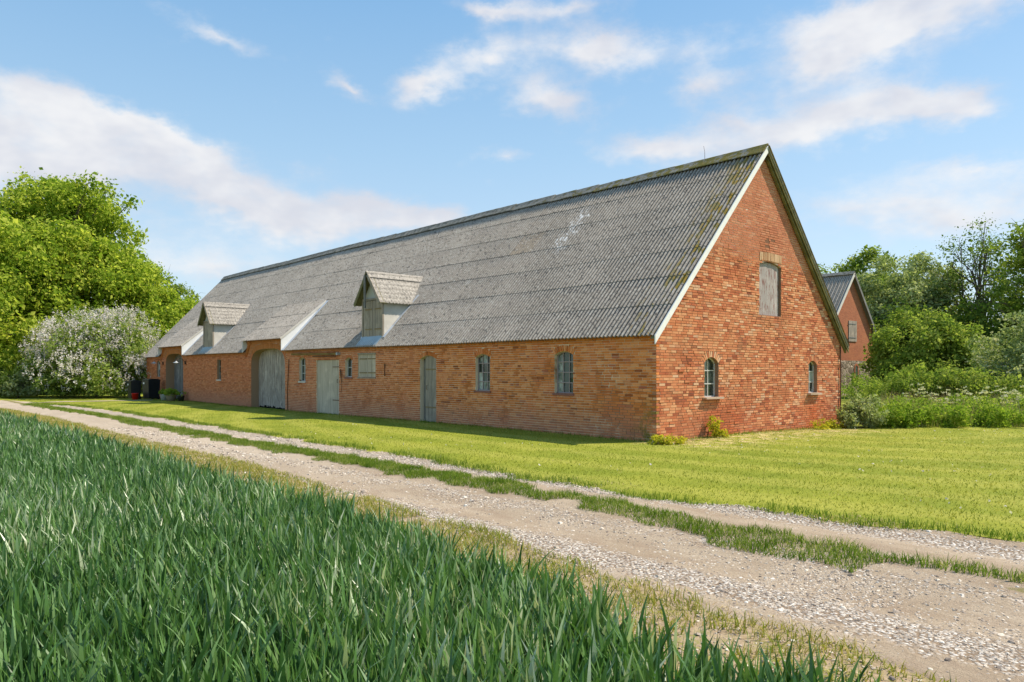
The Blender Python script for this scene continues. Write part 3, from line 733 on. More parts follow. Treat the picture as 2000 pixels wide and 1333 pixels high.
def handle(key, par, wv, u, z, d):
    T = lambda uu, dd, zz: ((dd, uu, zz) if key == 'f' else (uu, dd, zz))
    V, F = tube([T(u, d, z-.07), T(u, d-.04, z-.05), T(u, d-.04, z+.05), T(u, d, z+.07)], [.008]*4, 6); mk('handle', V-np.array(wv), F, 'rusty_iron', par)
# narrow arched door
g, wv = part_root('door', 'f', 9.19, .1, 0); o = OPF[2]
planks('f', g, wv, 8.74, 9.42, .02, lambda u: head(o, u), 4, .07, 'wood_grey', zj=.02)
planks('f', g, wv, 9.42, 9.64, .02, lambda u: head(o, u)-.0, 2, .16, 'wood_dark', zj=.02)
handle('f', g, wv, 9.32, 1.15, .07); strap('f', g, wv, 8.80, 9.40, 1.75, .062); strap('f', g, wv, 8.80, 9.40, .5, .062)
# wide plank door under the beam
g, wv = part_root('door', 'f', 15.95, .08, 0)
planks('f', g, wv, 15.04, 16.86, .0, 2.13, 10, .05, 'wood_pale', gap=.0015, jitter=.002)
strap('f', g, wv, 15.1, 15.6, 1.85, .042, 'rusty_iron', .025); strap('f', g, wv, 15.1, 15.6, .55, .042, 'rusty_iron', .025); handle('f', g, wv, 15.2, 1.3, .05)
g['label'] = 'wide pale grey door of flush boards'
part('beam', 'beam_wood', *bar((-.06, 15.0, 2.36), (-.06, 18.9, 2.40), .12, .07)); part('track_rail', 'rusty_iron', *bar((-.10, 15.1, 2.27), (-.10, 17.0, 2.28), .02, .04))
part('beam_end', 'zinc', *boxes([(-.07, 14.98, 2.36)], [(.07, .05, .05)]))
# big gates
def gate(o, dset, m, n, skew, dark_gap):
    c = (o['u0']+o['u1'])/2; g, wv = part_root('gate', 'f', c, dset, 0); mid = c-.05
    top = lambda u: head(o, float(np.clip(u, o['u0']+.02, o['u1']-.02)))+.03
    planks('f', g, wv, mid, o['u1']-.01, .03, top, n//2, dset, m, skew=-.02, jitter=.008, gap=.006, zj=.08)
    planks('f', g, wv, o['u0']+.01, mid, .0, top, n//2, dset-.03, m, skew=skew, jitter=.014, gap=dark_gap, zj=.06)
    for z in (.6, 1.9): 
        V, F = bar((dset+.06, o['u0'], z), (dset+.06, o['u1'], z), .1, .04, up=(1, 0, 0)); mk('rail', V-np.array(wv), F, m, g)
    V, F = boxes([(dset+.35, c, 1.3)], [(.01, (o['u1']-o['u0'])/2+.1, 1.6)]); mk('backing', V-np.array(wv), F, 'dark_inside', g)
    return g
gate(OPF[7], .36, 'wood_gate', 26, -.10, .009); gate(OPF[9], .50, 'wood_dark', 16, 0, .005)
# small double shutter
def shutters(key, u0, u1, z0, z1, d, m, ns, name='shutter', hm='hinge_rust'):
    c = (u0+u1)/2; g, wv = part_root(name, key, c, d, z0)
    for a, b in ((u0, c-.006), (c+.006, u1)):
        planks(key, g, wv, a, b, z0, z1, ns, d, m, th=.025, jitter=.003)
        for z in (z0+.16*(z1-z0)*1.2, z1-.16*(z1-z0)*1.2): strap(key, g, wv, a+.02, b-.06, z, d-.008, hm)
    return g, wv
g, wv = shutters('f', 12.42, 13.60, 1.47, 2.30, .03, 'wood_pale', 4)
V, F = join([bar((.03, 12.38, 2.33), (.03, 13.64, 2.33), .08, .06), bar((.02, 12.38, 1.44), (.02, 13.64, 1.44), .1, .04)]); mk('frame', V-np.array(wv), F, 'wood_grey', g)
# gable hatch
g, wv = part_root('hatch', 'g', 5.37, .1, 3.28); o = OPG[2]
planks('g', g, wv, 4.80, 5.94, 3.29, lambda u: head(o, u)-.01, 5, .06, 'wood_peeling', gap=.001, jitter=.001)
for z in (3.55, 4.45):
    V, F = bar((4.73, .045, z), (4.86, .045, z), .05, .02, up=(0, 1, 0)); mk('hinge', V-np.array(wv), F, 'rusty_iron', g)
# iron bits on the wall
for u in (11.74,): part('wall_anchor', 'rusty_iron', *tube([(-.03, u, 1.95), (-.05, u, 1.75), (-.03, u, 1.51)], [.02, .014, .02], 6))
part('wall_hook', 'rusty_iron', *tube([(-.01, 14.9, 1.75), (-.05, 14.85, 1.72), (-.06, 14.8, 1.66), (-.03, 14.78, 1.2), (-.02, 14.8, .9)], [.012, .02, .03, .008, .006], 6))
part('wall_cable', 'rusty_iron', *tube([(-.02, 19.3, 2.2), (-.03, 19.35, 1.6), (-.02, 19.45, .8), (-.02, 19.42, 0)], [.015]*4, 6))
part('corner_pipe', 'rusty_iron', *tube([(WB-.06, -.03, 2.5), (WB-.10, -.05, 2.1), (WB-.08, -.04, 1.2), (WB-.08, -.04, -.1)], [.018]*4, 6))

# --- roof
SL = (ZR-ZE)/(WB/2+.15); X0R = -.20; Z0R = ZE+(X0R+.15)*SL
ang = math.atan(SL); LEN = (WB/2-X0R)/math.cos(ang); NR = 7; EXP = LEN/NR; NC = 38; CW = 1.04
roof = empty('roof', Vector((WB/2, LB/2, ZR))+BO, barn); RO = np.array([WB/2, LB/2, ZR])
def sheet_mesh(name, length, waves=8, cw=CW, amp=.027, seg=6, m='fibre_cement', lip=.02):
    n = waves*seg+1+seg//2; y = np.arange(n)/(waves*seg)*cw; h = amp*np.cos(np.arange(n)/seg*2*math.pi)
    rows = [(0, -.014), (0, 0), (0, 0), (length, 0)]
    V = [(s_, yy, hh+dz_) for s_, dz_ in rows for yy, hh in zip(y, h)]
    F = [[i*n+k+1, i*n+k, (i+1)*n+k, (i+1)*n+k+1] for i in (0, 2) for k in range(n-1)]
    me = bpy.data.meshes.new(name); me.from_pydata(V, [], F); me.update()
    me.polygons.foreach_set('use_smooth', np.array([i >= n-1 for i in range(len(F))])); me.materials.append(MATS[m]); return me
# local x = up the slope, y along the barn, z = outward
sag = lambda u, v: .05*math.sin(math.pi*u/LB)+.012*math.sin(u*.5+v*.4)
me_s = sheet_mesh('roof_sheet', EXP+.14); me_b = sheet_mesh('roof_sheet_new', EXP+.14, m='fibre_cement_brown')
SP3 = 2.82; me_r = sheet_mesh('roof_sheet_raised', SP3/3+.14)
HX, HZ = 1.93, 4.77
def place(me, px_, py_, pz_, a, par, org, tilt=.011, jit=.005, flip=False):
    o = bpy.data.objects.new('roof_sheet', me); COL.objects.link(o); o.parent = par
    a2 = a-tilt+random.gauss(0, .0015)
    M = Matrix.Rotation(-a2, 4, 'Y') @ Matrix.Rotation(random.gauss(0, .0008), 4, 'Z')
    o.matrix_local = Matrix.Translation(Vector((px_, py_, pz_))-Vector(org)) @ M
    return o
def raised(c): u = -.13+(c+.5)*CW; return any(a < u < b for a, b in RAISE)
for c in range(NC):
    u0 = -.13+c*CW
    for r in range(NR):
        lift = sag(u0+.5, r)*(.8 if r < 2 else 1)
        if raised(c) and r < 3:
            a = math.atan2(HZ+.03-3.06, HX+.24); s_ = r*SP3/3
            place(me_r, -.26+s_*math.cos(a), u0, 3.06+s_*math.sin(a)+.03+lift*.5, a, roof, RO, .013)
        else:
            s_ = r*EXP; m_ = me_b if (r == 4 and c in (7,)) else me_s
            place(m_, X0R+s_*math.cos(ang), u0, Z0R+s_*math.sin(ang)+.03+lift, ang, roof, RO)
def rp(V): return np.array(V, float)-RO
# ridge caps
Vr = []; k0 = .30
def cap_mesh():
    pr = [(-.26, -.26*SL*.98), (-.13, -.13*SL*.98), (-.03, -.015), (0, .0), (.03, -.015), (.13, -.13*SL*.98), (.26, -.26*SL*.98)]
    V = [(x, y, z+(.012 if y == 0 else 0)) for y in (0, CW+.05) for x, z in pr]+[(x, y, z-.02) for y in (0, CW+.05) for x, z in pr]
    n = 7; F = [[i, i+1, n+i+1, n+i] for i in range(n-1)]+[[2*n+i, i, i+1, 2*n+i+1][::-1] for i in range(n-1)]+[[0, n, 3*n, 2*n]]
    me = bpy.data.meshes.new('ridge_cap'); me.from_pydata(V, [], F); me.update(); me.materials.append(MATS['ridge_cement']); return me
mc = cap_mesh()
for c in range(NC):
    o = bpy.data.objects.new('ridge_cap', mc); COL.objects.link(o); o.parent = roof; u0 = -.13+c*CW
    o.location = (0, u0-.02-LB/2, .115+sag(u0+.5, 6)); o.rotation_euler = (random.gauss(0, .006), random.gauss(0, .01), random.gauss(0, .003))
# rear slope
n = 38*8*2+1; yy = np.linspace(-.2, -.2+CW*NC, n); hh = .024*np.cos(np.arange(n)*math.pi)
V = [(WB/2, y, ZR+.05+h) for y, h in zip(yy, hh)]+[(WB+.25, y, ZR+.05-(WB/2+.25)*SL+h) for y, h in zip(yy, hh)]
F = np.array([[k, n+k, n+k+1, k+1] for k in range(n-1)])
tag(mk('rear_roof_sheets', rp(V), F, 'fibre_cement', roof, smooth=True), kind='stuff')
# raised-bay cheeks, white boards closing the wedge
for (a, b), cols in zip(RAISE, ((19, 23), (31, 35))):
    for u, s_ in ((-.13+cols[0]*CW, 1), (-.13+cols[1]*CW, -1)):
        P0, P1, P2 = (-.22, 3.04), (HX, HZ+.03), (-.22, Z0R+.05)
        V = [(x, u+s_*d, z) for d in (0, .03) for x, z in (P0, P1, P2)]
        mk('bay_cheek', rp(V), [[0, 1, 2], [5, 4, 3], [0, 3, 4, 1], [1, 4, 5, 2], [2, 5, 3, 0]], 'white_paint', roof)
        if s_ == 1:
            V, F = bar((-.22, u-.10, Z0R+.075), (HX, u-.10, HZ+.085), .2, .012, up=(0, 0, 1)); mk('flashing', rp(V), F, 'flashing', roof)
            V, F = bar((-.26, u-.015, 3.085), (HX, u-.015, HZ+.085), .02, .09, up=(0, 0, 1)); mk('verge_board', rp(V), F, 'render_grey', roof)
# verges of the near gable
def rake(x0, z0, x1, z1, y0, y1, th, dz_, m, name):
    V = [(x, y, z+dz_+d) for d in (-th, 0) for x, z in ((x0, z0), (x1, z1)) for y in (y0, y1)]
    V = np.array([V[i] for i in (0, 1, 3, 2, 4, 5, 7, 6)])
    return mk(name, rp(V), BF, m, roof)
zf = lambda x: ZE+(x+.15)*SL; zb = lambda x: ZE+(WB-x+.15)*SL
rake(-.24, zf(-.24), WB/2, ZR, -.155, -.125, .20, .065, 'white_paint', 'barge_board')
rake(-.2, zf(-.2), WB/2, ZR, -.125, .02, .03, -.02, 'wood_olive', 'soffit')
rake(WB/2, ZR, WB+.27, zb(WB+.27), -.155, -.125, .17, .035, 'wood_olive', 'barge_board')
rake(WB/2, ZR-.02, WB+.25, zb(WB+.25)-.02, -.17, -.156, .06, .055, 'wood_grey', 'verge_strip')
rake(WB/2, ZR, WB+.25, zb(WB+.25), -.125, .02, .03, -.04, 'wood_olive', 'soffit')
rake(WB/2+.1, ZR-.1, WB+.22, zb(WB+.22), -.10, -.03, .12, -.09, 'wood_olive', 'rafter')
part('eave_board', 'wood_dark', *join([boxes([(-.07, (a+b)/2, 2.585)], [(.07, (b-a)/2, .012)]) for a, b in ((0, 19.5), (23.8, 32.0), (36.3, LB))]))
V, F = tube([(0, 0, 0), (.01, .01, .25), (-.02, .03, .42)], [.008, .006, .004], 5)
part('roof_wire', 'rusty_iron', V+np.array([WB/2, 1.9, ZR+.1]), F)

# --- dormers
def dormer(yc, half, m_panel, tie, label):
    xf = .16; zb0 = zf(xf)+.04; ze_ = 4.34; zp = 5.26; ov = .17; fo = .28
    wv = Vector((xf, yc, zb0)); g = empty('dormer', wv+BO, barn); g['label'] = label; Lw = lambda V: np.array(V, float)-np.array(wv)
    xof = lambda z: (z-ZE)/SL-.15
    # cheeks (prisms)
    for s_ in (-1, 1):
        y0 = yc+s_*half; y1 = yc+s_*(half-.05)
        P_ = [(xf, zb0-.05), (xf, ze_+.05), (xof(ze_+.05), ze_+.05)]
        V = [(x, y, z) for y in (y0, y1) for x, z in P_]
        mk('cheek', Lw(V), [[0, 1, 2], [5, 4, 3], [0, 3, 4, 1], [1, 4, 5, 2], [2, 5, 3, 0]], 'render_grey', g)
        V, F = bar((xf-.05, y0-s_*-.07, zf(xf-.05)+.075), (xof(ze_)+.1, y0-s_*-.07, zf(xof(ze_)+.1)+.075), .16, .015); mk('flashing', Lw(V), F, 'flashing', g)
    # gable panel
    V = [(x, y, z) for x in (xf+.02, xf+.06) for y, z in ((yc-half+.04, ze_-.02), (yc+half-.04, ze_-.02), (yc, zp-.06))]
    mk('gable_panel', Lw(V), [[0, 2, 1], [3, 4, 5], [0, 1, 4, 3], [1, 2, 5, 4], [2, 0, 3, 5]], 'panel_pale', g)
    # frame
    mk('frame', *(lambda VF: (Lw(VF[0]), VF[1]))(join([bar((xf-.01, yc-half+.03, zb0-.02), (xf-.01, yc-half+.03, ze_+.03), .07, .07, up=(1, 0, 0)), bar((xf-.01, yc+half-.03, zb0-.02), (xf-.01, yc+half-.03, ze_+.03), .07, .07, up=(1, 0, 0)),
        bar((xf-.012, yc-half, ze_-.02), (xf-.012, yc+half, ze_-.02), .07, .07, up=(1, 0, 0))])), 'wood_grey', g)
    # boards of the two leaves
    for a, b in ((yc-half+.08, yc-.008), (yc+.008, yc+half-.08)):
        planks('f', g, wv, a, b, zb0+.02, ze_-.07, 3, xf-.02, 'wood_grey', th=.025, gap=.003)
        if tie:
            for z in (zb0+.3, ze_-.38): strap('f', g, wv, a+.02, b-.15, z, xf-.035)
    # apron
    V, F = bar((xf-.32, yc, zf(xf-.32)+.075), (xf, yc, zb0+.055), 2*half-.02, .012); mk('apron', Lw(V), F, 'lead_blue', g)
    # roof slopes: corrugated, running back into the main roof
    sl = (zp-ze_)/half; run = half+ov; a = math.atan(sl); ln = run/math.cos(a); n = 8*3
    xe = xof(zp)+.0
    for s_ in (-1, 1):
        V = []; seg = 48; xs = np.linspace(xf-fo, xe+.05, seg+1); hh = .022*np.cos(np.linspace(0, (xs[-1]-xs[0])/.146*2*math.pi, seg+1))
        lowz = zp-run*sl
        for t_ in (1.0, 0.0):
            for x, h in zip(xs, hh):
                # slope stops where it meets the main roof
                zr_ = zf(x)+.03; tt = t_
                z = zp-tt*run*sl
                if z < zr_: tt = max(0, (zp-zr_)/(run*sl)); z = zp-tt*run*sl
                V.append((x, yc+s_*tt*run, z+.04+h))
        V2 = V+[(x, y, z-.02) for x, y, z in V[:seg+1]]+V[:seg+1]
        n_ = seg+1; F = [[k, k+1, n_+k+1, n_+k] for k in range(seg)]+[[2*n_+k, 2*n_+k+1, 3*n_+k+1, 3*n_+k] for k in range(seg)]
        if s_ == -1: pass
        else: F = [f[::-1] for f in F]
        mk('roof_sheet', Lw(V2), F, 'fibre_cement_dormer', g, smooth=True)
        # verge board under the front edge
        V, F = bar((xf-fo+.01, yc+s_*run, lowz+.0), (xf-fo+.01, yc, zp+.0), .025, .13, up=(0, -s_*sl, 1)); mk('barge_board', Lw(V), F, 'wood_olive' if s_ > 0 else 'wood_grey', g)
        V, F = bar((xf-fo/2+.03, yc+s_*run, lowz+.01), (xf-fo/2+.03, yc, zp+.01), fo-.02, .02, up=(0, -s_*sl, 1)); mk('soffit', Lw(V), F, 'wood_olive', g)
    V = []; n_ = 13; xs = np.linspace(xf-fo-.02, xe-.02, n_)
    for x in xs: V += [(x, yc-.19, zp+.09-.19*sl), (x, yc, zp+.09), (x, yc+.19, zp+.09-.19*sl)]
    F = [[3*k+j, 3*k+j+1, 3*k+4+j, 3*k+3+j][::-1] for k in range(n_-1) for j in range(2)]
    mk('ridge_cap', Lw(V), F, 'fibre_cement_dormer', g)
    # white flashing where the dormer roof meets the slope
    V, F = bar((xof(lowz)+.06, yc-run+.02, lowz+.10), (xe+.06, yc-.05, zp+.10), .16, .012, up=(-SL, 0, 1)); mk('flashing', Lw(V), F, 'flashing', g)
    if tie:
        V, F = bar((xf-fo-.03, yc+.06, zp-.08), (xf-fo-.0, yc+.10, ze_-.35), .07, .06, up=(1, 0, 0)); mk('hoist_post', Lw(V), F, 'wood_dark', g)
dormer(12.83, .70, 'panel_pale', True, 'larger dormer with strap-hinged hatch and hoist post')
dormer(29.10, .68, 'panel_pale', False, 'dormer near the far gate, plain two-leaf hatch')

# ------------------------------------------------------------------ second barn
b2 = empty('brick_outbuilding', (38.4, 16, 0), label='tall narrow brick barn with fieldstone base, standing behind the long barn', cat='barn')
O2 = np.array([38.4, 16, 0]); X1, X2, Y1 = 34.0, 41.1, 11.4; XM = (X1+X2)/2; Z1, Z2 = 4.55, 8.4
def p2(name, m, V, F, par=b2, **k): return mk(name, np.array(V, float)-O2, F, m, par, **k)
ys2 = Y1+12
p2('stone_wall', 'fieldstone', *boxes([(XM, Y1+6, .9)], [((X2-X1)/2+.04, 6.04, 1.5)]))
p2('brick_wall', 'far_brick', [(X1, Y1, 2.4), (X2, Y1, 2.4), (X2, Y1, Z1), (XM, Y1, Z2-.1), (X1, Y1, Z1), (X1, ys2, 2.4), (X2, ys2, 2.4), (X2, ys2, Z1), (XM, ys2, Z2-.1), (X1, ys2, Z1)],
   [[0, 1, 2, 3, 4], [9, 8, 7, 6, 5], [0, 4, 9, 5], [1, 6, 7, 2]])
s2 = (Z2-Z1)/(XM-X1)
for s_ in (-1, 1):
    n = 12*4*4+1; yy = np.linspace(Y1-.25, ys2+.2, n); hh = .04*np.cos(np.arange(n)*math.pi/2); rows = np.linspace(0, 1, 5); V = []
    for q in rows:
        for y, h in zip(yy, hh): V.append((XM+s_*q*((X2-X1)/2+.3), y, Z2+.06-q*((X2-X1)/2+.3)*s2+h))
    F = np.array([[i*n+k, i*n+k+1, (i+1)*n+k+1, (i+1)*n+k] for i in range(4) for k in range(n-1)])
    if s_ > 0: F = F[:, ::-1]
    p2('roof_slope', 'fibre_cement', V, F, smooth=True)
    V, F = bar((XM+s_*((X2-X1)/2+.3), Y1-.26, Z2-((X2-X1)/2+.3)*s2), (XM, Y1-.26, Z2+.0), .03, .2, up=(s_*s2, 0, 1)); p2('barge_board', 'render_grey' if s_ < 0 else 'wood_dark', V, F)
    V, F = bar((XM+s_*((X2-X1)/2+.3), Y1-.12, Z2-((X2-X1)/2+.3)*s2), (XM, Y1-.12, Z2+.0), .26, .04, up=(s_*s2, 0, 1)); p2('soffit', 'wood_dark', V, F)
p2('ridge_cap', 'ridge_cement', *join([bar((XM-.1, Y1-.27, Z2+.08), (XM-.1, ys2+.2, Z2+.08), .3, .03, up=(-s2, 0, 1)), bar((XM+.1, Y1-.27, Z2+.08), (XM+.1, ys2+.2, Z2+.08), .3, .03, up=(s2, 0, 1))]))
g = empty('shutter', np.array((37.7, Y1, 3.75))-O2, b2); gw = np.array((37.7, Y1, 3.75))
for i in range(4): V, F = boxes([(37.15+.13+i*.32, Y1-.03, 4.45)], [(.15, .02, .72)]); mk('plank', V-gw, F, 'wood_grey', g)
for z in (4.0, 4.95): V, F = boxes([(37.63, Y1-.06, z)], [(.6, .01, .03)]); mk('hinge', V-gw, F, 'wood_dark', g)
g = empty('window', np.array((38.75, Y1, 1.2))-O2, b2); gw = np.array((38.75, Y1, 1.2))
o_ = seg_open(38.0, 38.55, 1.0, 1.95, 2.13); pl = ipoly(o_)
mk('pane', np.array([(u, Y1-.06, z) for u, z in pl])-gw, [list(range(len(pl)))], 'glass_dark', g)
V, F = join([bar((a[0], Y1-.06, a[1]), (b[0], Y1-.06, b[1]), .12, .05, up=(0, 1, 0)) for a, b in zip(pl, pl[1:]) if math.hypot(a[0]-b[0], a[1]-b[1]) > .01]); mk('frame', V-gw, F, 'far_brick', g)

# ------------------------------------------------------------------ foliage builders
def leaves(P, size, outward=None, up=.5, asp=.62, svar=.35):
    """diamond leaves at points P"""
    n = len(P); N = rng.normal(0, 1, (n, 3)); 
    if outward is not None: N = N*.75+outward*.8
    N[:, 2] += up; N /= np.linalg.norm(N, axis=1)[:, None]+1e-9
    A = np.cross(N, rng.normal(0, 1, (n, 3))); A /= np.linalg.norm(A, axis=1)[:, None]+1e-9; B = np.cross(N, A)
    s_ = size*np.exp(rng.normal(0, svar, n))[:, None]
    V = np.stack([P-A*s_*.5, P+B*s_*.5*asp+A*s_*.05, P+A*s_*.5-N*s_*.12, P-B*s_*.5*asp+A*s_*.05], 1).reshape(-1, 3)
    return V, np.arange(4*n).reshape(n, 4)
def clumpy(blobs, n, twig=.35, per=14, hollow=.45, flat=.95, sub=7):
    """blobs: (cx,cy,cz,rx,ry,rz). returns leaf points and outward vectors"""
    Bl = np.array(blobs, float); vol = (Bl[:, 3]*Bl[:, 4]+Bl[:, 3]*Bl[:, 5]+Bl[:, 4]*Bl[:, 5]); pr = vol/vol.sum()
    ncl = max(len(Bl)*sub, 1); k = rng.choice(len(Bl), ncl, p=pr)
    d = rng.normal(0, 1, (ncl, 3)); d /= np.linalg.norm(d, axis=1)[:, None]
    r = rng.uniform(hollow, 1.0, ncl)**.6
    C = Bl[k, :3]+d*Bl[k, 3:]*r[:, None]; R = Bl[k, 3:].mean(1)*rng.uniform(.16, .36, ncl)
    ntw = max(1, n//per); q = rng.choice(ncl, ntw, p=R**2/(R**2).sum()); d2 = rng.normal(0, 1, (ntw, 3)); d2 /= np.linalg.norm(d2, axis=1)[:, None]
    T = C[q]+d2*(R[q]*rng.uniform(.35, 1, ntw)**.5)[:, None]*np.array([1, 1, flat])
    P = np.repeat(T, per, 0)+rng.normal(0, twig, (ntw*per, 3))*np.array([1, 1, .8])
    out = np.repeat(d2*.7+d[q]*.5, per, 0)
    return P, out, C
def at(px, depth, z=0.):
    """world xy of an image column at a given depth (layout help)"""
    q = CAM[:2]+depth*FWD+(px-1000)/1444.08*depth*RGT; return np.array([q[0], q[1], z])
def blob(px, depth, z, r, rz=None): q = at(px, depth); return (q[0], q[1], z, r, r, rz or r)
def tree(name, label, cat, base, blobs, n, size, leafm, barkm='bark', trunk=.35, limbs=14, twig=.3, per=12, group=None, up=.5, sub=7, hollow=.45, hang=None, minz=.15, extra=0):
    root = empty(name, base, label=label, cat=cat, group=group); base = np.array(base, float)
    P, out, C = clumpy(blobs, n, twig, per, hollow, sub=sub); ok = P[:, 2] > minz; P = P[ok]; out = out[ok]
    V, F = leaves(P, size, out, up); tag(mk('crown', V-base, F, leafm, root), kind='stuff')
    Bl = np.array(blobs); top = Bl[:, 2].max(); cxy = Bl[:, :2].mean(0)*.35+base[:2]*.65
    pts = [base, base+np.array([0.05, .02, top*.25]), np.array([*(cxy*.5+base[:2]*.5), top*.55]), np.array([*cxy, top*.95])]
    parts = [tube(pts, [trunk, trunk*.8, trunk*.5, trunk*.15], 8)]
    idx = rng.choice(len(C), min(limbs, len(C)), replace=False)
    for i in idx:
        t_ = rng.uniform(.2, .8); s0 = np.array(pts[0])*(1-t_)+np.array(pts[3])*t_ if t_ > .5 else np.array(pts[1])*(1-t_)+np.array(pts[2])*t_
        m_ = (s0+C[i])/2+rng.normal(0, .3, 3)+np.array([0, 0, .3]); parts.append(tube([s0, m_, C[i]], [trunk*.35, trunk*.2, trunk*.05], 5))
        for _ in range(extra):
            e_ = C[i]+rng.normal(0, 1, 3)*np.array([.6, .6, .5])+np.array([0, 0, .3]); parts.append(tube([m_*.4+C[i]*.6, (C[i]+e_)/2+rng.normal(0, .1, 3), e_], [trunk*.12, trunk*.07, trunk*.03], 4))
    V, F = join(parts); mk('trunk', V-base, F, barkm, root, smooth=True)
    return root
# left trees
tree('maple_tree', 'tallest bright green maple behind the lilac, left of the barn', 'tree', at(90, 58),
     [blob(110, 58, 12.6, 4.6, 4.0), blob(30, 57, 11.2, 4.4), blob(195, 58, 11.8, 3.2, 2.7), blob(70, 58, 15.0, 2.6, 1.8), blob(190, 58, 15.2, 2.6, 1.7), blob(120, 55, 8.6, 5.0, 3.2), blob(190, 56, 8.4, 3.6, 3), blob(110, 54, 5.0, 5, 2.8), blob(245, 58, 12.0, 1.6, 1.2), blob(10, 58, 14.4, 2.3, 1.7)],
     120000, .235, 'leaf_maple', trunk=.5, limbs=30, twig=.30, sub=22, up=.3)
tree('maple_tree', 'leaning yellow-green maple at the left edge of the photo', 'tree', at(-60, 50),
     [blob(-40, 50, 9.6, 4.2, 3.4), blob(30, 50, 9.0, 2.8, 2.4), blob(20, 49, 5.6, 3.6, 2.6), blob(-30, 49, 3, 4.0, 2.4), blob(-110, 50, 10, 4, 4)],
     50000, .22, 'leaf_maple', trunk=.4, limbs=16, twig=.27, sub=22, up=.3)
tree('maple_tree', 'rounded green tree between the tallest maple and the barn roof', 'tree', at(275, 60),
     [blob(262, 60, 8.0, 3.2, 3.0), blob(320, 60, 6.4, 2.4, 2.4), blob(300, 59, 4.0, 3.4, 3), blob(235, 59, 5.5, 3, 3.2), blob(352, 60, 5.2, 1.7, 2.2)],
     52000, .21, 'leaf_maple', trunk=.3, limbs=16, twig=.26, sub=22, up=.3)
tree('ash_tree', 'thin feathery tree rising just left of the barn roof', 'tree', at(335, 70),
     [blob(325, 70, 9.2, 1.6, 2.0), blob(350, 70, 8.2, 1.6, 1.8), blob(372, 70, 6.6, 1.7, 1.8), blob(385, 66, 7.4, .7, 1.0), blob(390, 66, 5.6, 1.6, 1.8)],
     7500, .2, 'leaf_mid', trunk=.16, limbs=22, twig=.2, sub=20, extra=2)
tree('hedge', 'dark green hedgerow filling the gap behind the lilac', 'hedge', at(200, 66),
     [blob(px, 66, 2.6, 3.4, 3.4) for px in range(-150, 430, 60)]+[blob(px, 54, 2.6, 2.6, 2.6) for px in range(-200, 90, 45)], 44000, .3, 'leaf_dark', trunk=.15, limbs=10, sub=16)
# lilac
lil = [blob(190, 48.5, 2.7, 3.4, 2.4), blob(235, 48, 2.9, 2.3, 2.2), blob(120, 48, 2.1, 2.1, 1.9), blob(85, 48, 1.4, 1.3, 1.4), blob(262, 47.6, 2.2, 1.3, 2.0), blob(190, 46.5, 1.5, 3.2, 1.5), blob(205, 49, 3.9, 2.4, 1.3), blob(250, 48.5, 3.6, 1.3, 1.3)]
ll = tree('lilac_bush', 'broad lilac bush covered in pale mauve blossom, left of the barn', 'bush', at(190, 48.5), lil, 52000, .15, 'leaf_lilac', trunk=.12, limbs=24, twig=.17, sub=30)
def blossoms(root, blobs, n, pm, size=.07, per=13, zmin=.6, elong=.10, sidecut=None):
    P, out, C = clumpy([(b[0], b[1], b[2], b[3]*1.07, b[4]*1.07, b[5]*1.1) for b in blobs], n*2, .12, 1, .85, sub=40); k = (P[:, 2] > zmin) & (rng.uniform(0, 1, len(P)) < .3+.7*sm(P[:, 2], .9, 2.6)); P = P[k][:n]
    Q = np.repeat(P, per, 0)+rng.normal(0, 1, (len(P)*per, 3))*np.array([.045, .045, elong])
    V, F = leaves(Q, size, None, .2, .9); base = np.array(root.location); tag(mk('blossom', V-base, F, pm, root), kind='stuff')
blossoms(ll, lil, 3900, 'petal', .06)
ss_ = [blob(35, 46.5, .9, 1.3, 1.0), blob(18, 47, .8, 1.0, .9), blob(52, 46.5, .7, .8, .8)]
r_ = tree('cream_shrub', 'low cream-flowered shrub at the foot of the lilac', 'bush', at(35, 46.5), ss_, 6000, .13, 'leaf_silver', trunk=.05, limbs=6, twig=.12, sub=16)
tree('laurel_shrub', 'dark low shrub at the left edge beside the cream shrub', 'bush', at(-25, 46), [blob(-20, 46, .9, 1.2, 1.1), blob(-60, 46, 1.0, 1.5, 1.3)], 5000, .14, 'leaf_mid', trunk=.05, limbs=5, twig=.12, sub=16)
# right trees
tree('willow_tree', 'pale green tree directly behind the tall outbuilding', 'tree', at(1640, 72),
     [blob(1640, 72, 10.2, 3.0, 2.8), blob(1700, 72, 11.0, 2.6, 2.2), blob(1610, 73, 9.8, 2.4, 2), blob(1690, 70, 7.5, 3.2, 3), blob(1640, 72, 6.5, 4, 3), blob(1740, 71, 9.5, 2.4, 2.6)],
     36000, .25, 'leaf_mid', 'bark_pale', trunk=.35, limbs=18, twig=.3, sub=20)
tree('willow_tree', 'silvery green tree right of the tall outbuilding', 'tree', at(1770, 64),
     [blob(1740, 62, 8.6, 3.0, 2.4), blob(1800, 64, 9.5, 2.6, 2.2), blob(1770, 62, 6.4, 3.6, 2.6), blob(1835, 64, 7.6, 2.0, 2.4), blob(1725, 62, 5.6, 2.4, 2.4), blob(1860, 64, 8.6, 1.2, 1)],
     40000, .22, 'leaf_silver', 'bark_pale', trunk=.3, limbs=26, twig=.28, sub=22)
tree('dead_topped_tree', 'thin-leaved tree with bare branches against the sky, far right', 'tree', at(1915, 60),
     [blob(1885, 60, 10.2, 2.2, 2.8), blob(1925, 60, 11.6, 2.0, 2.2), blob(1960, 60, 10.2, 2.2, 2.4), blob(1860, 60, 8.0, 1.8, 2.0), blob(1930, 60, 7.5, 3, 2.2), blob(1900, 60, 5.0, 3.5, 2.2)],
     9500, .17, 'leaf_dark', trunk=.26, limbs=60, twig=.4, per=5, sub=30, hollow=.2, extra=4)
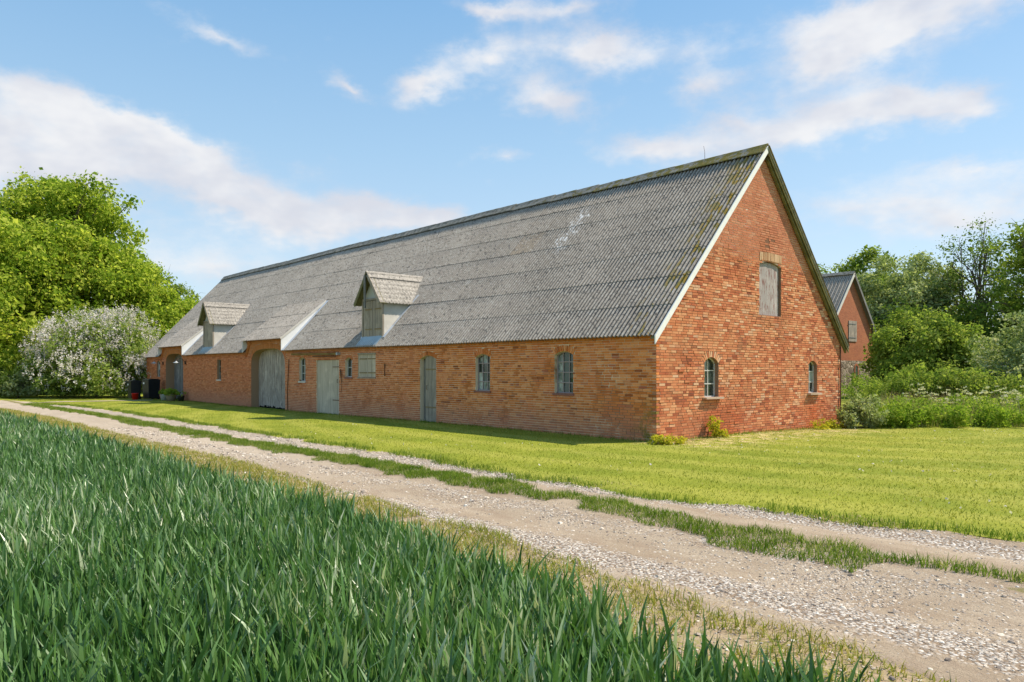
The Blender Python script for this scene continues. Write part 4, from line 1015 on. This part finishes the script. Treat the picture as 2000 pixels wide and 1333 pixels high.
tree('ash_tree', 'leafy tree cut by the right edge of the photo', 'tree', at(2030, 55),
     [blob(2000, 55, 10.4, 2.0, 2.0), blob(2050, 55, 10.0, 3.0, 2.6), blob(1990, 54, 7.6, 2.2, 1.8), blob(2050, 55, 6, 3.4, 3), blob(1960, 54, 6.6, 1.5, 1.2)],
     24000, .2, 'leaf_mid', trunk=.3, limbs=24, twig=.25, sub=20, extra=1)
tree('hazel_bush', 'large dark green bush hiding the right side of the outbuilding', 'bush', at(1800, 47),
     [blob(1722, 49, 1.4, 1.3, 1.5), blob(1765, 48, 2.8, 1.7, 2.3), blob(1800, 46, 3.0, 2.4, 2.0), blob(1860, 46, 2.5, 2.0, 1.8), blob(1785, 46, 1.5, 2.0, 1.6), blob(1850, 45, 1.5, 2.4, 1.6), blob(1742, 47.5, 4.0, .9, 1.6), blob(1905, 46, 1.9, 1.5, 1.5)],
     46000, .17, 'leaf_mid', trunk=.14, limbs=20, twig=.2, sub=30)
tree('hedge', 'deep green hedge row behind the right-hand bushes', 'hedge', at(1850, 57),
     [blob(px, 57+.5*(i % 3), 2.4+.8*(i % 2), 3.0, 3.2) for i, px in enumerate(range(1700, 2200, 50))]+[blob(1930, 56, 5.2, 2.6, 2.0), blob(1985, 56, 5.4, 2.4, 2.0)], 40000, .24, 'leaf_dark', trunk=.15, limbs=12, sub=22)
eb = [blob(1985, 36, 2.3, 1.7, 1.6), blob(2040, 36, 2.6, 2.2, 2), blob(1950, 36, 1.5, 1.2, 1.2), blob(2000, 35, 1.1, 2, 1.2)]
el_ = tree('elder_bush', 'pale elder bush with cream flower heads at the right edge', 'bush', at(2000, 36), eb, 22000, .13, 'leaf_silver', trunk=.1, limbs=12, twig=.14, sub=26)
blossoms(el_, eb, 260, 'petal_cream', .06, 14, .8, .02)
tree('bramble_bush', 'low bright bramble mound between barn corner and hazel bush', 'bush', at(1740, 35),
     [blob(1662, 40, .5, .9, .8), blob(1690, 42, .7, 1.0, .9), blob(1725, 36, .5, 1.0, .7), blob(1765, 35, .9, 1.1, .9), blob(1800, 36, .9, 1.8, 1.0), blob(1870, 35, .8, 1.8, .9), blob(1930, 34, .8, 1.8, .9)], 26000, .11, 'leaf_mid', trunk=.04, limbs=8, twig=.12, sub=30)
tree('gorse_shrub', 'small grey-green shrub against the far corner of the gable', 'shrub', at(1685, 23.2),
     [blob(1668, 23.2, .35, .42, .38), blob(1690, 23.6, .45, .45, .42), blob(1708, 23.2, .3, .35, .3)], 7000, .07, 'leaf_silver', trunk=.02, limbs=6, twig=.08, sub=24, minz=-.1)
tree('weed_plant', 'yellow-green weed climbing the gable wall below the nearer window', 'plant', (2.2, -.25, 0),
     [(2.15, -.2, .30, .16, .1, .28), (2.35, -.28, .12, .25, .15, .14)], 900, .055, 'leaf_yellow', trunk=.008, limbs=5, twig=.04, sub=14, minz=0)
tree('weed_plant', 'low yellow-green weeds at the foot of the gable near its far corner', 'plant', (8.2, -.3, -.1),
     [(7.9, -.3, .0, .5, .2, .16), (8.9, -.3, .0, .6, .2, .14)], 1700, .055, 'leaf_yellow', trunk=.006, limbs=4, twig=.05, sub=14, minz=-.12)

# ------------------------------------------------------------------ grasses
def blades(P, h, wd, lean=.35, seg=3, base_z=None, dirbias=None, prof=None):
    """curved tapered blades; P (n,2)"""
    n = len(P); h = np.asarray(h)*np.exp(np.clip(rng.normal(0, .2, n), -.6, .28)); ph = rng.uniform(0, 2*math.pi, n)
    d = np.stack([np.cos(ph), np.sin(ph)], 1)
    if dirbias is not None: d = d+np.array(dirbias); d /= np.linalg.norm(d, axis=1)[:, None]
    ln = np.abs(rng.normal(lean, lean*.5, n)); tw = rng.uniform(0, 2*math.pi, n); side = np.stack([np.cos(tw), np.sin(tw)], 1)
    z0 = gz(P[:, 0], P[:, 1]) if base_z is None else base_z
    rows = []
    for i in range(seg+1):
        t_ = i/seg; off = d*(ln*h*t_**1.8)[:, None]; z = z0+h*t_*(1-.35*ln*t_)
        wv = wd*(prof[i] if prof else (1-t_**1.5)); c = np.concatenate([P+off, z[:, None]], 1)
        s3 = np.concatenate([side*wv/2, np.zeros((n, 1))], 1)
        if i == seg: rows.append(c[:, None])
        else: rows.append(np.stack([c-s3, c+s3], 1))
    V = np.concatenate(rows, 1); m_ = V.shape[1]; f4 = []; 
    F = []
    for i in range(seg-1): F += [[2*i, 2*i+1, 2*i+3], [2*i, 2*i+3, 2*i+2]]
    F += [[2*seg-2, 2*seg-1, 2*seg]]
    F = (np.array(F)[None]+m_*np.arange(n)[:, None, None]).reshape(-1, 3)
    return V.reshape(-1, 3), F
def scatter(x0, x1, y0, y1, dens): n = int((x1-x0)*(y1-y0)*dens); return np.stack([rng.uniform(x0, x1, n), rng.uniform(y0, y1, n)], 1)
def depth_of(P): return (P-CAM[:2])@FWD
def inview(P, margin=1.0):
    q = P-CAM[:2]; d = q@FWD; s_ = q@RGT; return (d > .6) & (np.abs(s_) < .72*d+margin)
# wheat
P = scatter(-40, -10.3, -16, 36, 620); P = P[inview(P, 1.2)]; d = depth_of(P)
keep = rng.uniform(0, 1, len(P)) < np.clip(np.where(d < 7, .62, .62*(7/d)**1.1), .11, 1)
P = P[keep]; P[:, 0] = np.round(P[:, 0]/.125)*.125+rng.normal(0, .028, len(P)); P = P[P[:, 0] < x_wheat(P[:, 1])+edge_noise(P[:, 1], .25, 9)-.0]
d = depth_of(P); P = P[(np.abs(P[:, 0]-CAM[0]) > .5) | (d > 1.8)]; d = depth_of(P)
Vs = []
near = d < 13
def wheat(P, nleaf, wd, seg):
    out = []
    for k in range(nleaf):
        zb_ = gz(P[:, 0], P[:, 1])+rng.uniform(.0, .20, len(P))*(k > 0)
        out.append(blades(P+rng.normal(0, .012, P.shape), .31 if k else .42, wd, .26, seg, zb_, (-.25, -.2), prof=[.55, 1.0, .8, .45][:seg+0]+[0]))
    return out
parts = wheat(P[near], 4, .030, 4)+wheat(P[~near], 3, .036, 3)
V, F = join(parts); tag(mk('wheat_crop', V, F, 'wheat_leaf'), 'dense knee-high blue-green wheat filling the field in the foreground', 'wheat crop', kind='stuff')
# lawn blades
P = scatter(-6.4, 24, -13, 40, 330); P = P[inview(P)]; d = depth_of(P)
P = P[(P[:, 0] > x_lawn(P[:, 1])) & ~((P[:, 0] > -.02) & (P[:, 1] > 0) & (P[:, 0] < WB)) & (rng.uniform(0, 1, len(P)) < np.clip((11/d), .2, 1))]
V, F = blades(P, .034, .011, .6, 1); P2 = P[rng.uniform(0, 1, len(P)) < .25]
dr_ = (P2[:, 1] < 0) & (P2[:, 1] > -2.6) & (P2[:, 0] > -1) & (P2[:, 0] < 9.5)
tag(mk('lawn_grass', V, F, 'grass_lawn'), 'short mown yellow-green grass of the lawn round the barn', 'grass', kind='stuff')
# longer fringe along the lawn edge, foot of walls
P = scatter(-6.8, -5.2, -13, 36, 700); e_ = P[:, 0]-x_lawn(P[:, 1]); P = P[(e_ > -.12) & (e_ < .28) & (vnoise(P[:, 0], P[:, 1], 1.5, 6) > .3) & inview(P)]
P = np.concatenate([P, *[scatter(-.28, -.01, 0, 39, 260)], scatter(0, WB, -.32, -.02, 300)])
V, F = blades(P, .09, .010, .5, 2); tag(mk('fringe_grass', V, F, 'grass_long'), 'uncut darker grass fringing the lawn edge and the foot of the walls', 'grass', kind='stuff')
# straw on the gable foot and lawn edge
P = np.concatenate([scatter(-.3, WB, -1.1, -.05, 170), scatter(.1, 1.6, -.7, -.1, 900), scatter(-6.2, -5.6, -7.6, -6.6, 500), scatter(-6.3, -5.7, -4, -2, 120), scatter(-10.9, -9.6, -9, 3, 260)])
P = P[vnoise(P[:, 0], P[:, 1], 2.0, 12) > .42]
V, F = blades(P, .05, .008, 1.6, 2); tag(mk('straw_litter', V, F, 'straw'), 'dry pale grass clippings lying along the foot of the gable', 'dry grass', kind='stuff')
P = scatter(-5.4, 16, -9, 12, 1.6); P = P[inview(P) & (P[:, 1] < -.5+20*(P[:, 0] < -2.5)) & (vnoise(P[:, 0], P[:, 1], .5, 61) > .45)]
Q = np.repeat(np.concatenate([P, gz(P[:, 0], P[:, 1])[:, None]+.05], 1), 3, 0)+rng.normal(0, .008, (len(P)*3, 3)); V, F = leaves(Q, .022, None, 1.5, 1.0)
tag(mk('daisies', V, F, 'petal'), 'tiny white daisies and clover heads dotted over the mown lawn', 'flowers', kind='stuff')
# centre strip
P = scatter(-8.3, -6.5, -10.5, 34, 2300); y = P[:, 1]; cx_ = -7.17-.15*sm(y, 2, -2)-.38*sm(y, -4.2, -6.5); hw = .44-.07*sm(y, 0, -5)
m_ = np.abs(P[:, 0]-cx_)/hw+(vnoise(P[:, 0], y, 3.0, 21)-.5)*.9; gapk = vnoise(P[:, 0]*.8, y, 1.25, 33)
P = P[(m_ < .85) & ((y > -1.6) | (gapk > .43)) & inview(P) & (y > -9.4) & (rng.uniform(0, 1, len(P)) < np.clip(13/depth_of(P), .25, 1))]
V, F = blades(P, .035+.085*vnoise(P[:, 0], P[:, 1], 3.5, 77), .0085, .6, 3); tag(mk('strip_grass', V, F, 'grass_long'), 'ragged green grass strip between the two wheel tracks', 'grass', kind='stuff')
# verge
P = scatter(-11.2, -8.5, -10, 34, 1100); e0 = P[:, 0]-x_wheat(P[:, 1]); e1 = x_near(P[:, 1])-P[:, 0]
P = P[(e0 > -.35) & (e1 > -.12) & (.6*vnoise(P[:, 0], P[:, 1], 1.6, 41)+.4*vnoise(P[:, 0], P[:, 1], 6.5, 42) > .38-.3*sm(P[:, 1], -2, 5)) & inview(P) & (rng.uniform(0, 1, len(P)) < np.clip(11/depth_of(P), .25, 1))]
V, F = blades(P, .04+.07*vnoise(P[:, 0], P[:, 1], 2.6, 78), .0085, .8, 2); tag(mk('verge_grass', V, F, 'grass_verge'), 'sparse yellowing grass between the wheat and the gravel', 'grass', kind='stuff')
# tall herb band on the right
def herb(name, label, pxs, d0, d1, n, h, m, wd=.02, seg=3, lean=.35):
    q = rng.uniform(d0, d1, n)**1.0; pp = rng.uniform(pxs[0], pxs[1], n)
    P = np.stack([CAM[0]+q*FWD[0]+(pp-1000)/1444.08*q*RGT[0], CAM[1]+q*FWD[1]+(pp-1000)/1444.08*q*RGT[1]], 1)
    P = P[~((P[:, 0] < WB+.3) & (P[:, 1] > -.3))]; P = P[vnoise(P[:, 0], P[:, 1], .6, 13) > .2]
    V, F = blades(P, h, wd, lean, seg); return tag(mk(name, V, F, m), label, 'tall grass', kind='stuff')
herb('tall_grass', 'tall uncut meadow grass at the far edge of the lawn', (1712, 2120), 23.5, 34, 9000, .55, 'grass_long')
herb('seeding_grass', 'pale seeding grass stems standing above the meadow strip', (1720, 2120), 23.5, 34, 3000, .85, 'straw', .010, 3, .25)
bl = [blob(px, 23.6+1.6*((i*7) % 4), .20, .75, .40+.1*(i % 2)) for i, px in enumerate(range(1745, 2130, 26))]
nt = tree('nettle_bed', 'bed of nettles and white-flowered cow parsley bordering the lawn', 'plants', at(1880, 26), bl, 52000, .075, 'leaf_weed', trunk=.01, limbs=10, twig=.09, sub=34, minz=-.1)
nt['kind'] = 'stuff'; nt['category'] = 'plants'
b3 = [blob(px, 27.5, .75, .5, .28) for px in (1800, 1850, 1905, 1950, 1985, 2030)]
blossoms(nt, b3, 260, 'petal_cream', .05, 12, .3, .015)

# ------------------------------------------------------------------ pebbles
t_ = (1+5**.5)/2
ICO = np.array([(-1,t_,0),(1,t_,0),(-1,-t_,0),(1,-t_,0),(0,-1,t_),(0,1,t_),(0,-1,-t_),(0,1,-t_),(t_,0,-1),(t_,0,1),(-t_,0,-1),(-t_,0,1)], float)/math.sqrt(1+t_*t_)
IF = np.array([(0,11,5),(0,5,1),(0,1,7),(0,7,10),(0,10,11),(1,5,9),(5,11,4),(11,10,2),(10,7,6),(7,1,8),(3,9,4),(3,4,2),(3,2,6),(3,6,8),(3,8,9),(4,9,5),(2,4,11),(6,2,10),(8,6,7),(9,8,1)])
P = scatter(-10.7, -5.6, -10.6, 14, 3200); x, y = P[:, 0], P[:, 1]; d = depth_of(P)
bnd = lambda c, w_: np.exp(-((x-c)/w_)**2)
pk = np.maximum.reduce([bnd(-9.25, .33), .75*bnd(-6.2, .33), .55*bnd(-8.1, .28), .10+0*x, .8*bnd(-8.6, .8)*sm(y, -5.5, -8)])*(.25+1.3*(vnoise(x, y, 2.2, 51) > .42)*vnoise(x, y, .9, 52))
pk *= np.where(np.abs(x+7.25) < .35, .15, 1); pk *= ((x > x_near(y)-.1) & (x < x_lawn(y)+.05)); pk = np.maximum(pk, .10*((x < x_near(y)) & (x > x_near(y)-.9)))
P = P[(rng.uniform(0, 1, len(P)) < np.clip(pk*np.clip((9/d)**1.3, .05, 1), 0, 1)) & inview(P)]
n = len(P); s_ = .0060*np.exp(rng.normal(0, .42, n))*np.clip(depth_of(P)/9, 1, 1.8); sc = np.stack([s_*rng.uniform(.9, 1.7, n), s_*rng.uniform(.8, 1.2, n), s_*rng.uniform(.45, .8, n)], 1)
a = rng.uniform(0, 2*math.pi, n); V = ICO[None]*(1+rng.normal(0, .20, (n, 12, 1)))*sc[:, None]
ca, sa = np.cos(a)[:, None], np.sin(a)[:, None]; V = np.stack([V[..., 0]*ca-V[..., 1]*sa, V[..., 0]*sa+V[..., 1]*ca, V[..., 2]], -1)
V += np.stack([P[:, 0], P[:, 1], gz(P[:, 0], P[:, 1])+sc[:, 2]*.15+.003], 1)[:, None]
F = (IF[None]+12*np.arange(n)[:, None, None]).reshape(-1, 3)
tag(mk('gravel', V.reshape(-1, 3), F, 'pebble'), 'loose grey and cream gravel lying along the ruts of the track', 'gravel', kind='stuff')
print('pebbles', n)

# ------------------------------------------------------------------ small things
def rock(name, c, r, m, label):
    bm = __import__('bmesh').new(); __import__('bmesh').ops.create_icosphere(bm, subdivisions=3, radius=1)
    V = np.array([v.co[:] for v in bm.verts]); F = np.array([[v.index for v in f.verts] for f in bm.faces]); bm.free()
    V = V*(1+.5*(vnoise(V[:, 0]*2+V[:, 2], V[:, 1]*2+V[:, 2], 1.3, 3)-.5))[:, None]*np.array(r); o = mk(name, V, F, m, smooth=True); o.location = c
    return tag(o, label, 'stone')
rock('corner_stone', (-.12, -.22, .02), (.22, .30, .15), 'lichen_stone', 'rough stone with orange lichen at the near corner of the barn')
tree('flower_clump', 'small clump of yellow flowers growing round the stone at the barn corner', 'plant', (-.2, -.35, 0), [(-.2, -.32, .1, .26, .26, .12), (-.42, -.45, .02, .2, .25, .08), (.15, -.5, .03, .3, .15, .08)], 1300, .05, 'leaf_yellow', trunk=.006, limbs=4, twig=.04, sub=12, minz=-.02)
# wheeled bins
def bin_(x, y, rz, m, label, w_=.58, dpt=.72, h=1.05):
    g = empty('wheeled_bin', (x, y, float(gz(x, y))), label=label, cat='bin', group='wheeled bins by the far gate'); g.rotation_euler = (0, 0, rz)
    b, t2 = .40, .5; V = [(s_*w_*k/2, q*dpt*k/2, z) for z, k in ((.06, .86), (h-.08, 1.0)) for s_, q in ((-1, -1), (1, -1), (1, 1), (-1, 1))]
    o = mk('body', np.array(V), BF, m, g)
    V = []; 
    for x_ in np.linspace(-1, 1, 2):
        for a_ in np.linspace(0, math.pi, 9): V.append((x_*w_*.51, -math.cos(a_)*dpt*.52, h-.08+.09*math.sin(a_)))
    F = [[k, k+1, 9+k+1, 9+k] for k in range(8)]+[list(range(9)), list(range(17, 8, -1))]; mk('lid', np.array(V), F, m, g)
    for s_ in (-1, 1):
        Vw, Fw = lathe([(0, -.03), (.10, -.03), (.10, .03), (0, .03)], 14); Vw = Vw[:, [2, 0, 1]]+np.array([s_*w_*.42, dpt*.36, .10]); mk('wheel', Vw, Fw, 'black_plastic', g)
    V, F = bar((-w_*.4, dpt*.56, h-.1), (w_*.4, dpt*.56, h-.1), .03, .03); mk('handle', V, F, m, g)
    V, F = boxes([(-.12, -dpt/2-.012, h-.25)], [(.07, .004, .05)]); mk('sticker', V, F, 'sticker', g)
    return g
bin_(-.75, 35.75, math.radians(-75), 'black_plastic', 'large black wheeled bin standing against the barn by the far gate', .66, .74, 1.2)
bin_(-1.35, 36.9, math.radians(-85), 'bin_dark', 'smaller dark bin with pale stickers, behind the large black bin', .55, .6, 1.12)
g = empty('bucket', (*(np.array([-1.55, 36.0])), float(gz(-1.55, 36.0))), label='bright red plastic bucket on the grass beside the bins', cat='bucket')
mk('body', *lathe([(0, .01), (.15, 0), (.19, .36), (.20, .36), (.20, .38), (.185, .38), (.145, .03), (0, .03)], 20), 'red_plastic', g, smooth=True)
V, F = tube([(.2*math.cos(a_), .02, .36-.12*math.sin(a_)) for a_ in np.linspace(0, math.pi, 9)], [.006]*9, 5); mk('handle', V, F, 'zinc', g)
def pot(x, y, m, label, r=.26, h=.34, leafm='leaf_weed', nl=260):
    g = empty('planter', (x, y, float(gz(x, y))), label=label, cat='planter', group='plant tubs by the far gate')
    mk('pot', *lathe([(0, 0), (r*.72, 0), (r*.95, h*.9), (r*1.02, h), (r*.94, h), (r*.9, h*.85), (0, h*.85)], 20), m, g, smooth=True)
    n = nl; a_ = rng.uniform(0, 2*math.pi, n); rr = r*1.3*rng.uniform(0, 1, n)**.5
    P_ = np.stack([rr*np.cos(a_), rr*np.sin(a_), h+.24*(1-(rr/(r*1.5))**2)+rng.normal(0, .04, n)], 1); V, F = leaves(P_, .17, P_*np.array([1, 1, .2]), .8)
    tag(mk('foliage', V, F, leafm, g), kind='stuff'); return g
pot(-.62, 33.75, 'zinc', 'grey zinc tub with a few leaves in front of the far gate', .24, .34, nl=70)
pot(-.6, 32.7, 'clay_grey', 'wider stone-coloured tub of lush green hosta by the far gate', .30, .34, nl=420)
g = pot(-.35, 31.85, 'bin_dark', 'small dark pot half hidden right of the hosta tub', .2, .30, nl=20)
# wall lamps
for i, (y, lab) in enumerate(((35.95, 'goose-neck wall lamp left of the far gate'), (32.1, 'goose-neck wall lamp right of the far gate'))):
    g = empty('wall_lamp', (0, y, 2.15), label=lab, cat='lamp', group='wall lamps beside the far gate')
    V, F = boxes([(-.03, 0, 0)], [(.03, .05, .09)]); mk('mount', V, F, 'rusty_iron', g)
    V, F = tube([(-.05, 0, 0), (-.15, 0, .16), (-.32, 0, .24), (-.48, 0, .18), (-.52, 0, .08)], [.012]*5, 6); mk('arm', V, F, 'rusty_iron', g)
    mk('shade', *lathe([(.03, .09), (.05, .05), (.17, 0), (.175, -.01)], 18, (-.52, 0, 0)), 'zinc', g, smooth=True)
    mk('bulb', *lathe([(0, -.07), (.035, -.05), (.035, -.0), (.02, .03)], 10, (-.52, 0, 0)), 'sticker', g, smooth=True)
q = at(362, 75); V, F = tube([(0, 0, 0), (0, 0, 9.8)], [.06, .04], 8)
o = mk('flagpole', V, F, 'white_paint'); o.location = q; tag(o, 'thin white flagpole showing above the trees left of the roof', 'flagpole')
print('objects', len(bpy.data.objects), 'tris', sum(sum(len(p.vertices)-2 for p in m_.polygons) if len(m_.polygons) < 50000 else len(m_.polygons)*1.5 for m_ in bpy.data.meshes))
